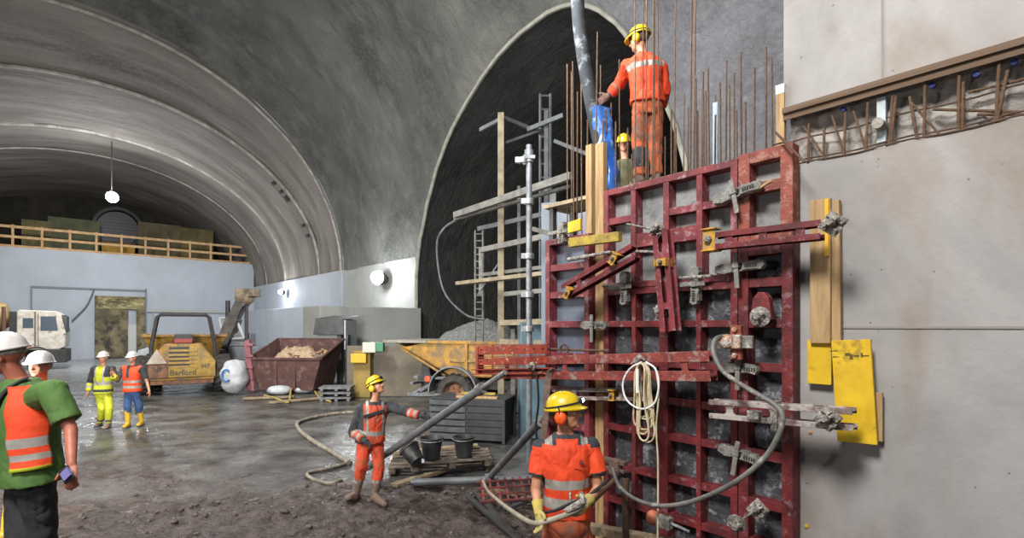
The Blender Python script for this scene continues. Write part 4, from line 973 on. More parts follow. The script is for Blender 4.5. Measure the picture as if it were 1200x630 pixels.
mb = MB(); mb.box(1.9, 3.0, -.6, .6, .85, 1.6, L); mb.box(2.0, 2.4, -.3, .3, 1.6, 1.75, L); mb.build('engine_hood', M_yel, r, bev=.04)

# --- mixer truck
o3 = P(24, 432, 29.5); o3.z = 0; rz3 = .62; L = frame(o3, rz3)
r = empty('mixer_truck', o3, rz3, 'white mixer truck with an ochre drum at the left edge', 'truck')
mb = MB(); mb.prism([(.0, 1.1), (1.75, 1.1), (2.02, 1.25), (2.05, 2.05), (1.85, 3.05), (1.6, 3.25), (.1, 3.3), (0, 3.2)], -1.2, 1.2, L); mb.build('cab', M_trk, r, bev=.05)
mb = MB(); mb.prism([(.98, 2.15), (1.72, 2.15), (1.62, 2.95), (.98, 2.95)], -1.215, -1.2, L); mb.prism([(.25, 2.3), (.68, 2.3), (.68, 2.85), (.25, 2.85)], -1.215, -1.2, L); mb.build('side_window', M_glass, r, bev=.004)
mb = MB(); mb.add([L @ V(p) for p in ((2.07, -1.1, 2.1), (2.07, 1.1, 2.1), (1.88, 1.1, 3.05), (1.88, -1.1, 3.05))], [(0, 1, 2, 3)]); mb.build('windscreen', M_glass, r)
mb = MB(); mb.box(.86, .9, -1.22, -1.19, 1.2, 3.1, L); mb.box(.72, .80, -1.24, -1.19, 1.3, 3.2, L); mb.build('cab_seam', mat('brown_grey_panel', '#857868', '#6f6355', scale=3, rough=.7), r)
mb = MB(); mb.box(2.1, 2.2, -1.5, -1.25, 2.1, 2.95, L); mb.bar(L @ V((1.95, -1.2, 3.0)), L @ V((2.15, -1.4, 2.98)), .04, .04); mb.bar(L @ V((1.95, -1.2, 1.9)), L @ V((2.15, -1.4, 2.1)), .04, .04); mb.build('mirror', M_dk, r, bev=.02)
mb = MB(); mb.box(1.2, 2.1, -1.22, 1.22, .35, 1.1, L); mb.build('bumper', M_dk, r, bev=.05)
mb = MB(); mb.box(-6.5, 1.2, -.5, .5, .7, 1.1, L); mb.box(-.3, .0, -1.1, 1.1, 1.1, 3.2, L); mb.build('chassis', M_dk, r)
mb = MB(); mb.lathe([(.68, -.3), (.68, .3), (.6, .3), (.6, -.3), (.68, -.3)], L @ Matrix.Translation((.8, -1.0, .6)) @ Matrix.Rotation(math.pi/2, 4, 'X'), 14, 0, math.pi); mb.build('mudguard', M_dk, r)
for x in (.8, -3.6, -5.0):
    for s in (-1, 1): wheel(r, L @ V((x, s*1.0, .52)), L.to_3x3() @ V((0, s, 0)), .52, .32, lugs=0)
Md = L @ Matrix.Translation((-2.9, 0, 2.6)) @ Matrix.Rotation(-math.pi/2-.18, 4, 'Y')
mb = MB(); mb.lathe([(.01, -2.5), (.6, -2.5), (1.0, -1.7), (1.3, -.6), (1.32, .4), (1.05, 1.6), (.55, 2.8), (.5, 3.1)], Md, 28); mb.build('mixer_drum', M_drum, r, smooth=60)
mb = MB(); mb.tube([L @ V((-.5, -1.22, .9)), L @ V((-.5, -1.22, 3.45))], .09, 8); mb.build('exhaust_pipe', mat('rust_pipe', '#6d4a40', rough=.7), r, smooth=40)

# --- rusty waste skip with timber waste
o4 = G(335, 461); o4.z = 0; rz4 = -.12; L = frame(o4, rz4)
r = empty('waste_skip', o4, rz4, 'rusty dark red skip filled with timber waste', 'skip')
hw, hl = .85, 1.25
top = [(-1.35, -.1, 1.25), (1.35, -.1, 1.25), (1.35, 1.8, 1.9), (-1.35, 1.8, 1.9)]; bot = [(-.98, .0, .12), (1.0, .0, .12), (1.0, 1.6, .12), (-.98, 1.6, .12)]
def shell(top, bot, th, m, parent, name):
    ct = sum((V(p) for p in top), V())/4; cb = sum((V(p) for p in bot), V())/4
    it = [V(p)+(ct-V(p)).normalized()*th*V((1, 1, 0)).length*.5 for p in top]; it = [V((q.x, q.y, V(p).z)) for q, p in zip(it, top)]
    ib = [V(p)+(cb-V(p)).normalized()*th+UP*th for p in bot]
    vs = [L @ V(p) for p in list(top)+list(bot)+it+ib]; mb = MB()
    mb.add(vs, [(i, (i+1) % 4, 4+(i+1) % 4, 4+i) for i in range(4)]+[(8+i, 8+(i+1) % 4, 12+(i+1) % 4, 12+i) for i in range(4)]+[(i, (i+1) % 4, 8+(i+1) % 4, 8+i) for i in range(4)]+[(4, 5, 6, 7), (12, 13, 14, 15)])
    for i in range(4): mb.bar(vs[i], vs[(i+1) % 4], .09, .08)
    return mb.build(name, m, parent, bev=.01)
shell(top, bot, .08, M_rskip, r, 'skip_body')
for x in (-.35, .35): mb = MB(); mb.prism([(x-.05, .2), (x+.05, .2), (x+.06, 1.18), (x-.06, 1.18)], -.10, -.0, L); mb.build('side_rib', M_rskip, r, bev=.01)
mb = MB(); mb.prism([(-1.42, .1), (-1.12, .1), (-1.32, 1.95), (-1.50, 1.85)], -.15, .0, L)
for z in (.5, .9, 1.3, 1.7): mb.box(-1.40, -1.15, -.19, -.1, z, z+.08, L)
mb.build('end_plate', M_pink, r, bev=.01)
mb = MB(); mb.box(-.9, .9, .3, .5, .0, .12, L); mb.box(-.9, .9, 1.1, 1.3, .0, .12, L); mb.build('skid', M_dk, r)
heap(None, 'waste_heap', r, mat('wood_chips', '#8d7a63', '#b09a7c', scale=12, rough=.9, bump=1, bscale=18), -1.1, 1.2, .05, 1.6, 1.1, .6, L, n=24, rough=.2).__setitem__('kind', 'stuff')
random.seed(21)
for i in range(22):
    c = L @ V((random.uniform(-.9, 1.1), random.uniform(.1, 1.4), 1.3+random.uniform(0, .15))); a = random.uniform(0, 3.1); tl_ = random.uniform(-.1, .45); ln = random.uniform(.3, .9)
    d = V((math.cos(a), math.sin(a)*.6, tl_)).normalized(); mb = MB(); mb.bar(c-d*ln*.35, c+d*ln*.65, random.uniform(.05, .12), .03)
    mb.build('timber_offcut', [M_wood, M_wood2, mat('pinkish_offcut', '#b08a7c', rough=.8)][i % 3], label='short timber offcut thrown into the rusty skip', cat='timber offcut', group='timber offcuts in the rusty skip')
# --- big bag, sandbags, planks by the skip
def bag(name, c, rx, ry, rz, m, label, cat='bag', group=None, seed=0, extra=None):
    mb = MB(); mb.ell((0, 0, 0), (rx, ry, rz), n=22, m=14)
    vs = []
    for v in mb.v:
        q = V((math.copysign(abs(v.x/rx)**.75, v.x)*rx, math.copysign(abs(v.y/ry)**.75, v.y)*ry, v.z)); q += V((1, 1, 1))*0
        f = 1+.14*mnoise.fractal(V((q.x*3, q.y*3, q.z*3+seed)), 1, 2, 3); vs.append(V(c)+V((q.x*f, q.y*f, q.z*f if q.z > 0 else q.z*.9)))
    mb.v = vs; o = mb.build(name, m, origin=V((c[0], c[1], c[2]-rz)), smooth=80, label=label, cat=cat, group=group); return o
M_bag = mat('white_woven_bag', '#bfc3c6', '#a3a7aa', scale=3, rough=.7, bump=.5, bscale=20)
c = G(286, 461); bb = bag('big_bag', (c.x-.15, c.y-.35, .62), .40, .42, .62, M_bag, 'white bulk bag with a blue round mark left of the rusty skip', seed=2)
mb = MB(); mb.tube([V((c.x-.20+.14*math.cos(a), c.y-.79-.02*abs(math.cos(a)), .72+.2*math.sin(a))) for a in [i*math.pi/12 for i in range(3, 22)]], .03, 6); mb.build('printed_mark', mat('print_blue', '#2f6fae', rough=.6), bb)
for i, (x, y, w_) in enumerate(((327, 462, .5), (340, 459, .42), (356, 460, .45), (349, 455, .4))):
    c = G(x, y); bag('sandbag', (c.x, c.y, .15+(.12 if i == 3 else 0)), w_*.8, .3, .17, M_bag, ['leftmost pale sack lying before the rusty skip', 'second pale sack from the left before the rusty skip', 'rightmost pale sack before the rusty skip', 'pale sack lying on top of the others before the skip'][i], 'sack', seed=i*3)
for i, (x0, y0, x1, y1) in enumerate(((285, 468, 345, 466), (315, 473, 385, 467), (372, 460, 398, 462), (375, 466, 402, 467))):
    a, b = G(x0, y0), G(x1, y1); mb = MB(); mb.bar(a+UP*.04, b+UP*.05, .22, .06, V((0, 1, 0))); mb.build('plank', M_wood2, label=['long muddy plank on the ground before the rusty skip', 'muddy plank under the pale sacks', 'upper grey plank lying right of the rusty skip', 'lower grey plank lying right of the rusty skip'][i], cat='plank', bev=.01)
M_yh = mat('yellow_hose_rubber', '#b79f52', '#95834a', scale=5, rough=.6)
mb = MB(); mb.tube(bez([G(310, 465)+UP*.05, G(322, 468)+UP*.05, G(338, 472)+UP*.04, G(341, 462)+UP*.15, G(347, 455)+UP*.35, G(356, 452)+UP*.35, G(366, 458)+UP*.12, G(375, 467)+UP*.04, G(387, 471)+UP*.03], 6), .035, 7); mb.build('yellow_hose', M_yh, label='yellow hose lying over the pale sacks before the skip', cat='hose', smooth=60)
# --- loading boom machine behind the skip
o5 = V((-12.2, 23.0, 0)); L = frame(o5, .3)
r = empty('drilling_rig', o5, .3, 'spindly rig with a dark raised boom and white frame behind the dumper', 'rig')
def LB(px, py, Y=23.0): return P(px, py, Y)
mb = MB(); mb.bar(LB(262, 405), LB(275, 372), .55, .5); mb.bar(LB(272, 378), LB(285, 350), .45, .4); mb.bar(LB(283, 356), LB(292, 344), .5, .45); mb.build('boom', mat('dusty_boom', '#4d4a47', '#6a6662', scale=3, rough=.7), r, bev=.04)
mb = MB(); mb.ell(LB(287, 348), (.42, .4, .35), n=16, m=10); mb.box(-.1, .75, -.3, .3, -.25, .1, Matrix.Translation(LB(282, 341))); mb.build('boom_head', mat('tan_boom_head', '#a3907a', '#5f564c', scale=2.5, rough=.8), r, bev=.03)
mb = MB(); mb.cyl(LB(289, 350), LB(289, 397), .07, 8); mb.cyl(LB(267, 352), LB(267, 424), .10, 8); mb.build('cylinder_tube', M_dk, r)
mb = MB()
for (a, b) in (((257, 373), (262, 395)), ((257, 373), (266, 372)), ((276, 372), (286, 396)), ((276, 372), (266, 400)), ((258, 398), (286, 396))): mb.cyl(LB(*a), LB(*b), .06, 8)
mb.build('safety_frame', mat('frame_white', '#b4b7b4', rough=.5), r)
mb = MB(); mb.box(-1.1, 1.3, 0, 1.8, .9, 1.5, L); mb.box(-.3, .7, .0, 1.2, 1.5, 2.1, L); mb.build('machine_body', mat('grey_machine_body', '#7d8288', '#5f646a', scale=2, rough=.6), r, bev=.05)
mb = MB(); mb.box(-1.2, 1.3, -.1, .05, .35, .75, L); mb.build('red_guard', mat('guard_red', '#8a4046', '#6c3238', scale=4, rough=.6), r, bev=.02)
for x in (-.8, .9): wheel(r, L @ V((x, .1, .45)), L.to_3x3() @ V((0, -1, 0)), .45, .3, lugs=0)
# pallet with white sheets by the dumper
c = G(176, 424); 
mb = MB(); M_wt = mat('pale_tarp', '#b3b8bc', '#989ea4', scale=1.5, rough=.6); mb.prism([(-.9, 0), (.8, 0), (.65, .75), (.1, 1.05), (-.7, .8)], 0, 1.0, frame(V((c.x, c.y, 0)), .4)); mb.build('tarped_load', M_wt, label='load under pale sheeting left of the yellow dumper', cat='tarpaulin', bev=.06)

# --- portal frame and box beside the low concrete block
def gz(px, py, Y): return P(px, py, Y)
Yq = 21.2; c = P(390, 392, Yq)
r = empty('steel_canopy', V((c.x, c.y, 0)), 0, 'dark grey box canopy on a post before the low concrete block', 'canopy')
M_can = mat('canopy_grey', '#585c5b', '#464a49', scale=2, rough=.6); Lc = frame(V((c.x, c.y, 0)), -.12)
zt0, zt1 = P(390, 392, Yq).z, P(390, 372, Yq).z
mb = MB(); mb.prism([(-.85, zt0), (.45, zt0), (.45, zt1-.05), (-.75, zt1-.05)], 0, 1.2, Lc); mb.add([Lc @ V(p) for p in ((-.85, 0, zt1-.05), (.45, 0, zt1-.05), (.7, 1.1, zt1+.1), (-.5, 1.1, zt1+.1))], [(0, 1, 2, 3)]); mb.build('canopy_box', M_can, r, bev=.02)
mb = MB(); mb.box(.46, .52, .05, 1.15, zt0-.6, zt1-.1, Lc); mb.box(-.80, .1, .3, .35, zt0-.55, zt0, Lc); mb.build('white_panel', mat('pale_panel', '#b9bdc0', rough=.6), r)
mb = MB(); mb.box(.12, .30, .1, .3, 0, zt0, Lc); mb.box(.46, .60, .1, .3, 0, zt0, Lc); mb.box(-.75, -.68, 1.0, 1.1, 0, zt0, Lc); mb.build('post', M_gcon, r, bev=.01)
Yq = 18.0; c = P(445, 405, Yq); zt1 = P(445, 405, Yq).z; Lb = frame(V((c.x, c.y, 0)), -.05)
mb = MB(); mb.box(-1.15, 2.4, 0, .12, 0, zt1, Lb); tan = mb.build('site_screen', mat('beige_site_screen', '#716859', '#5d5649', scale=1.2, rough=.8, c3='#5c574d', s3=2, t3=.55), label='beige site screen wall behind the middle worker', cat='screen wall', bev=.01)
mb = MB(); mb.box(-.80, -.22, -.35, -.03, 0, zt1-.15, Lb); mb.build('ochre_cabinet', mat('ochre_cab', '#927a3c', '#7a6634', scale=2, rough=.7), label='ochre upright cabinet left of the middle worker\'s head', cat='cabinet', bev=.015)
for (x0, x1, z0_, z1_, col, nm, lab) in ((-.82, -.30, 1.18, 1.48, '#c9a02a', 'yellow_box', 'small yellow box on the ochre cabinet'), (-.42, .02, 1.52, 1.86, '#b9b7ac', 'white_box', 'small white socket box above the yellow box'), (.03, .28, 1.56, 1.86, '#3f7d5a', 'green_box', 'small green box beside the white socket box')):
    mb = MB(); mb.box(x0, x1, -.55, -.36, z0_, z1_, Lb); mb.build(nm, mat(nm+'_paint', col, rough=.5), label=lab, cat='box', bev=.015)
c = G(392, 470); mb = MB()
for z in (0, .16, .32):
    mb.box(-.5, .5, 0, .7, z+.07, z+.13, frame(c, .1)); 
    for x in (-.45, 0, .38): mb.box(x, x+.09, 0, .7, z, z+.07, frame(c, .1))
mb.build('pallet', mat('grey_pallet', '#76777a', '#5c5c5a', scale=5, rough=.8), label='small stack of grey pallets under the steel canopy', cat='pallet')

# --- lamps on the walls
M_lamp = mat('lamp_glow', '#ffffff', emit='#f4f7ff', estr=80)
def wall_lamp(c, r_, n, label, power, drop=None):
    r = empty('work_lamp', c, 0, label, 'lamp'); q = V(n).to_track_quat('Z', 'Y').to_matrix().to_4x4(); Lm = Matrix.Translation(c) @ q
    mb = MB(); mb.ell(c, (r_, r_, r_), n=16, m=10); mb.build('lamp_globe', M_lamp, r, smooth=80)
    mb = MB(); mb.lathe([(.001, -r_*1.6), (r_*.8, -r_*1.6), (r_*1.25, -r_*.3), (r_*1.2, -r_*.25), (r_*.7, -r_*1.4), (.001, -r_*1.4)], Lm, 20); mb.build('lamp_housing', M_dk, r, smooth=50)
    if drop: mb = MB(); mb.cyl(c, drop, .03, 6); mb.build('suspension_cable', M_dk, r)
    l = bpy.data.lights.new('work_lamp_light', 'POINT'); l.energy = power; l.shadow_soft_size = r_*1.05; l.color = (.93, .96, 1)
    o = bpy.data.objects.new('work_lamp_light', l); COL.objects.link(o); o.location = c+V(n)*r_*2.3
wall_lamp(PD(442, 325, 12.9), .33, V((-.5, -.8, .1)).normalized(), 'glaring work lamp on the grey pillar right of the tunnel mouth', 430)
c = P(131, 231, 33); wall_lamp(c, .30, V((.3, -.9, -.4)).normalized(), 'glaring work lamp hanging under the far vault', 1150, V((c.x, c.y, 14.0)))
wall_lamp(PD(329, 342, 12.9), .17, V((-.6, -.6, .1)).normalized(), 'small work lamp low on the tunnel side wall', 220)
# thick roof pipes hanging / stubs along the vault rib
for k, (u, w_) in enumerate(((.55, .25), (.50, .35), (.465, .18), (.45, .25), (.30, .3), (.24, .3))):
    p = vault_pt(35.0, u*1.25, -.34); p2 = vault_pt(35.0, (u-.018)*1.25, -.34); mb = MB(); mb.bar(p, p2, .28, .2); mb.build('rib_clamp', M_dk, label='dark clamp on the pale rib of the vault', cat='clamp', group='dark clamps along the pale vault rib', bev=.02)

# --- scaffold in front of the side tunnel
M_sc = mat('scaffold_steel', '#6d6c66', '#54534e', scale=5, rough=.6, metal=.2)
M_scw = mat('scaffold_timber', '#827862', '#675e4c', scale=4, rough=.8)
sc_ = empty('scaffold', V((-.4, 12, 0)), 0, 'tall steel and timber scaffold standing in the side tunnel mouth', 'scaffold')
def sbar(name, pts, w, h, m=M_sc, side=None, d=None):
    mb = MB()
    for a, b in zip(pts, pts[1:]): mb.bar(P(*a), P(*b), w, h, side)
    return mb.build(name, m, sc_, bev=.004)
sbar('upright', [(587, 133, 12), (587, 433+70, 12)], .16, .14, M_scw)
sbar('upright', [(640, 130, 12.6), (640, 500, 12.6)], .10, .10, M_gcon); sbar('upright', [(608, 218, 13.5), (608, 480, 13.5)], .08, .08, M_gcon)
sbar('upright', [(648, 225, 11), (648, 510, 11)], .12, .12); sbar('upright', [(563, 290, 12.6), (563, 345, 12.6)], .08, .08); sbar('upright', [(601, 385, 12), (601, 500, 12)], .10, .1)
sbar('ledger', [(533, 252, 12.5), (669, 206, 9.6)], .10, .14); sbar('ledger', [(533, 257, 12.8), (669, 218, 9.9)], .08, .06); sbar('ledger', [(560, 268, 12.4), (640, 250, 11.4)], .06, .10, M_gcon)
sbar('deck_board', [(538, 332, 12.2), (660, 318, 9.8)], .22, .08, M_scw); sbar('ledger', [(563, 293, 12.2), (642, 276, 11)], .08, .12); sbar('ledger', [(563, 322, 12.6), (644, 312, 11)], .05, .08)
sbar('ledger', [(587, 378, 11.9), (660, 376, 10.5)], .10, .12, M_scw); sbar('ledger', [(587, 400, 11.9), (640, 402, 11)], .08, .12, M_scw); sbar('ledger', [(586, 345, 12), (640, 340, 11.5)], .07, .10)
sbar('ledger', [(563, 152, 13), (590, 138, 12.2)], .07, .09, M_gcon); sbar('ledger', [(590, 138, 12.2), (640, 158, 13)], .07, .09, M_gcon); sbar('ledger', [(618, 152, 12.6), (660, 135, 12.2)], .07, .1, M_gcon)
sbar('ledger', [(650, 165, 12.2), (700, 185, 11)], .06, .08, M_gcon); sbar('ledger', [(625, 268, 9), (645, 274, 8.6)], .06, .07)
sbar('brace', [(590, 168, 12.2), (640, 150, 12.8)], .05, .06, M_gcon); sbar('brace', [(560, 345, 12.6), (590, 300, 12.3)], .04, .04, M_gcon)
mb = MB()
for x in (557, 566): mb.cyl(P(x, 270, 13.2), P(x, 400, 13.2), .03, 6)
for i in range(16): mb.cyl(P(557, 274+i*8, 13.2), P(566, 274+i*8, 13.2), .02, 5)
mb.build('ladder', M_sc, sc_)
mb = MB()
for x in (633, 645): mb.cyl(P(x, 110, 14.2), P(x, 400, 14.2), .04, 6)
for i in range(18): mb.cyl(P(633, 112+i*16, 14.2), P(645, 112+i*16, 14.2), .025, 5)
mb.build('ladder', M_gcon, sc_)
mb = MB(); mb.tube([P(620, 170, 8), P(620, 480+120, 8)], .045, 12); mb.tube([P(620, 176, 8), P(620, 190, 8)], .07, 12); mb.bar(P(613, 184, 7.95), P(627, 184, 7.95), .06, .05)
mb.build('adjustable_prop', M_gst, label='bare galvanised upright tube standing in front of the scaffold', cat='prop', smooth=50)
for (x, y) in ((613, 188), (620, 236), (620, 300), (620, 345), (620, 385)):
    mb = MB(); mb.lathe([(.05, -.05), (.075, -.04), (.075, .04), (.05, .05)], Matrix.Translation(P(x, y, 7.98)), 10); mb.box(-.12, -.04, -.05, .02, -.04, .04, Matrix.Translation(P(x, y, 7.98))); mb.build('tube_coupler', M_galv, label='steel coupler clamped to the bare upright tube', cat='coupler', group='couplers on the bare upright tube', smooth=40)
# grey panel beyond the studs, blue-ish container window low right
mb = MB(); mb.bar(P(668, 235, 9.2), P(668, 420, 9.2), 1.05, .05, V((1, -.4, 0))); mb.build('shutter_panel', mat('pale_blue_panel', '#656c76', '#555c66', scale=1.2, rough=.6), label='pale blue-grey shuttering panel standing behind the timber studs', cat='panel', bev=.01)
mb = MB(); mb.box(-.4, .4, 0, .5, 0, P(620, 377, 11.2).z, frame(V((P(632, 400, 11.2).x, 11.2, 0)), .1)); mb.build('blue_container', mat('blue_green_metal', '#56707a', '#44565e', scale=2, rough=.5), label='blue-green metal cabinet behind the foot of the scaffold', cat='cabinet', bev=.02)
# loose cables on the tunnel face
mb = MB(); mb.tube(bez([P(540, 255, 12.8), P(520, 268, 13), P(512, 290, 13.2), P(520, 340, 13.2), P(545, 368, 13.2), P(568, 374, 13)], 8), .03, 6); mb.build('loose_cable', M_gcon, label='loose cable looping left of the scaffold', cat='cable', smooth=60)

# --- push-pull props of the form
M_prop = mat('grey_prop_steel', '#7f8386', '#63666a', scale=5, rough=.5, metal=.35)
def prop(a, b, r_, label, base=False):
    a, b = V(a), V(b); root = empty('slanted_prop', (min(a.x, b.x), min(a.y, b.y), 0), 0, label, 'prop'); d = (b-a)
    mb = MB(); mb.cyl(a+d*.12, b-d*.06, r_, 14); mb.build('prop_tube', M_prop, root, smooth=40)
    for p, q in ((a, a+d*.14), (b-d*.08, b)): mb = MB(); mb.cyl(p, q, r_*.6, 10); mb.build('thread_spindle', M_galv, root, smooth=40)
    for u in (.11, .915): mb = MB(); mb.cyl(a+d*u, a+d*(u+.025), r_*1.35, 14); mb.build('collar_nut', M_galv, root, smooth=40)
    if base: mb = MB(); mb.box(-.12, .12, -.08, .08, -.03, .0, Matrix.Translation(b)); mb.prism([(-.05, 0), (.05, 0), (.02, .1), (-.02, .1)], -.03, .03, Matrix.Translation(b)); mb.build('foot_plate', M_galv, root)
    return root
prop(P(592, 436, 5.4), P(424, 551, 8.0), .048, 'long grey slanted prop the middle worker is gripping')
prop(P(646, 480, 5.2), P(570, 563, 7.9), .045, 'shorter grey slanted prop running down behind the front worker', True)
mb = MB(); a, b = P(484, 567, 7.7), P(628, 567, 7.9); a.z = b.z = .11; mb.cyl(a, b, .055, 14); mb.cyl(a-(b-a)*.02, a, .035, 10); hp = mb.build('steel_tube', M_prop, label='thick grey steel tube lying level on the ground', cat='tube', smooth=40)
# --- black crate with stacked battens, pallets, buckets
o6 = V((-1.2, 10.9, 0)); L = frame(o6, -.25)
r = empty('slatted_crate', o6, -.25, 'dark slatted crate standing behind the buckets', 'crate')
M_cr = mat('dark_crate', '#242527', '#333436', scale=4, rough=.7); M_cr2 = mat('grey_crate_slat', '#4f5254', '#3b3d40', scale=5, rough=.7)
zc_ = .87
for i in range(6): mb = MB(); z = .06+i*.14; mb.box(-.55, .25, -.02, .0, z, z+.10, L); mb.build('slat', M_cr2, r, bev=.006)
for i in range(6): mb = MB(); z = .06+i*.14; mb.box(.27, 1.05, .0, .02, z, z+.12, L); mb.build('slat', M_cr, r, bev=.006)
mb = MB()
for x in (-.55, .23, 1.03):
    for y in (0, .9): mb.box(x, x+.06, y, y+.06, 0, zc_, L)
mb.box(-.55, 1.09, .0, .96, zc_, zc_+.03, L); mb.box(-.5, 1.04, .03, .9, .05, zc_, L); mb.build('crate_body', M_cr, r, bev=.006)
for i, (x, z, w_, m_) in enumerate(((.0, .90, .9, M_wood), (.05, .95, .75, M_ywood2), (-.1, .90, .5, M_org))):
    mb = MB(); mb.box(x, x+w_, .1+.2*i, .2+.2*i, z, z+.045, L @ Matrix.Rotation(.05*i, 4, 'Z')); mb.build('batten', m_, label=['pale batten nearest the front on the dark crate', 'dirty yellow batten in the middle of the dark crate top', 'brown batten farthest back on the dark crate'][i], cat='batten', bev=.004)
def pallet(o, rz, label, m, n=5, w=1.3, dpt=.95, z0=0.0):
    L = frame(o, rz); r = empty('wooden_pallet', o, rz, label, 'pallet')
    for i in range(n):
        y = dpt*i/(n-1); mb = MB(); mb.box(-w/2, w/2, y-.06, y+.06, .115+z0, .14+z0, L); mb.build('deck_board', m, r, bev=.004)
    for x in (-w/2+.07, 0, w/2-.07):
        mb = MB(); mb.box(x-.05, x+.05, -.05, dpt+.05, z0+.02, z0+.115, L); mb.build('stringer', m, r, bev=.004)
    return r
M_pal = mat('muddy_pallet', '#6e6357', '#50473e', scale=5, rough=.85, c3='#8e8375', s3=6, t3=.58)
g = G(505, 540, .1); pallet(V((-1.15, 8.55, 0)), .12, 'muddy wooden pallet on the ground under the black buckets', M_pal, 6, 1.7, 1.1)
pallet(V((-.95, 8.3, .14)), .3, 'second muddy pallet lying skewed on the first', M_pal, 5, 1.3, .8).location
for i, (a, b, lab) in enumerate(((G(462, 573), G(520, 556), 'short pale plank end in the mud left of the steel tube'), (G(452, 535, .2), G(560, 527, .25), 'grey timber lying along the back of the pallets'))):
    mb = MB(); mb.bar(a+UP*.06, b+UP*.08, .14, .05, V((0, 1, 0))); mb.build('plank', M_wood2, label=lab, cat='plank', bev=.006)
M_bk = mat('black_bucket', '#232426', '#3a3a3a', scale=6, rough=.5)
def bucket(c, tilt, label, s=1.0):
    L = Matrix.Translation(c) @ Matrix.Rotation(tilt, 4, 'Y') @ Matrix.Rotation(tilt*.7, 4, 'X')
    r = empty('bucket', c, 0, label, 'bucket'); mb = MB(); mb.lathe([(.001, 0), (.11*s, 0), (.155*s, .27*s), (.17*s, .275*s), (.17*s, .29*s), (.15*s, .29*s), (.145*s, .265*s), (.105*s, .012), (.001, .012)], L, 24); mb.build('bucket_body', M_bk, r, smooth=40)
    mb = MB(); mb.tube([L @ V((.165*s*math.cos(a), -.04-.13*s*math.sin(a), .27*s-.02*math.sin(a))) for a in [math.pi*i/12 for i in range(13)]], .006, 6); mb.build('bucket_handle', M_galv, r)
    return r
b1 = bucket(V((-1.42, 7.9, .36)), -.75, 'tipped black bucket with a small white label on the pallets', .95)
mb = MB(); mb.box(-.03, .03, -.001, .001, -.03, .03, Matrix.Translation(V((-1.31, 7.72, .42))) @ Matrix.Rotation(-.7, 4, 'Z')); mb.build('label_sticker', mat('sticker', '#b6c4d0', rough=.5), b1)
bucket(V((-1.28, 8.35, .3)), 0, 'upright black bucket right beside the tipped one', 1.15); bucket(V((-.78, 8.5, .3)), 0, 'black bucket farthest right on the pallets', 1.1)
# --- hoses on the ground
M_gh = mat('muddy_hose', '#7c7567', '#5e584d', scale=6, rough=.6, c3='#958d7e', s3=8, t3=.55)
def gpath(pts, r_, name, label, m=M_gh, lift=0):
    q = [G(x, y, .02) for x, y in pts]; q = [V((p.x, p.y, max(ground(p.x, p.y), -.01)+r_+lift)) for p in q]
    mb = MB(); mb.tube(bez(q, 8), r_, 8); return mb.build(name, m, label=label, cat='hose', smooth=60)
gpath([(470, 478), (430, 482), (385, 486), (352, 494), (350, 503), (368, 518), (392, 532), (408, 543)], .045, 'ground_hose', 'thick muddy hose curving over the wet ground left of the middle worker')
gpath([(412, 541), (385, 549), (362, 554), (364, 561), (385, 566), (400, 562)], .03, 'ground_hose', 'thin muddy hose ending in a bend behind the middle worker\'s boots')
mb = MB(); mb.tube(bez([P(566, 563, 6.6), P(572, 575, 6.0), P(586, 588, 5.0), P(602, 600, 4.2), P(616, 609, 3.75), P(628, 613, 3.55), P(645, 609, 3.48), P(663, 603, 3.44), P(678, 596, 3.40), P(683, 592, 3.38)], 8), .019, 10); mb.build('vibrator_hose', mat('tan_hose', '#9a917f', '#7d7565', scale=7, rough=.6), label='tan hose running from the slanted prop foot to the front worker\'s gloves', cat='hose', smooth=60)
random.seed(5)
for i, (x0, y0, x1, y1) in enumerate(((556, 578, 600, 628), (575, 575, 640, 590), (590, 600, 612, 592), (548, 584, 612, 640))):
    a, b = G(x0, y0, .05), G(x1, y1, .08); mb = MB(); mb.bar(a+UP*.03, b+UP*.03, .07, .04, V((0, 1, 0)))
    mb.build('ground_bar', [M_dk, M_wood2, M_dk, M_dk][i], label=['dark bar lying in the mud below the steel tube', 'muddy batten lying under the tan hose', 'very short dark bar by the red mesh', 'longest dark bar lying in the mud toward the camera'][i], cat='bar', bev=.004)
c = G(598, 588, .1); mb = MB(); Lm = frame(c, .2)
for k in range(7): mb.bar(Lm @ V((-.35+.11*k, 0, .02)), Lm @ V((-.30+.11*k, .55, .16)), .03, .02)
for k in range(4): mb.bar(Lm @ V((-.4, .15*k, .03+.04*k)), Lm @ V((.45, .15*k, .03+.04*k)), .03, .02)
mb.build('red_mesh_panel', mat('muddy_red', '#7c3c38', '#5c302c', scale=8, rough=.7), label='muddy red steel grid lying behind the front worker', cat='grid')
random.seed(17); mb = MB()
for i in range(900):
    x, y = random.uniform(-5.2, 1.6), random.uniform(3.2, 8.6)
    if mudmask(x, y) < .6 or mnoise.noise(V((x*.9, y*.9, 7))) < -.05: continue
    s_ = random.uniform(.008, .036)*random.choice((.6, 1, 1)); z = ground(x, y); k = len(mb.v)
    mb.ell((x, y, z+s_*.25), (s_*random.uniform(.8, 1.7), s_*random.uniform(.8, 1.5), s_*.7), n=7, m=5)
    for j in range(k, len(mb.v)):
        v = mb.v[j]; mb.v[j] = v+(v-V((x, y, z)))*.5*mnoise.noise(v*30)
mb.build('mud_clods', mat('mud_clod', '#3c322d', '#5f534b', scale=9, rough=.75, bump=.6, bscale=40), label='small wet clods of brown mud scattered over the foreground ground', cat='mud', kind='stuff', smooth=70)
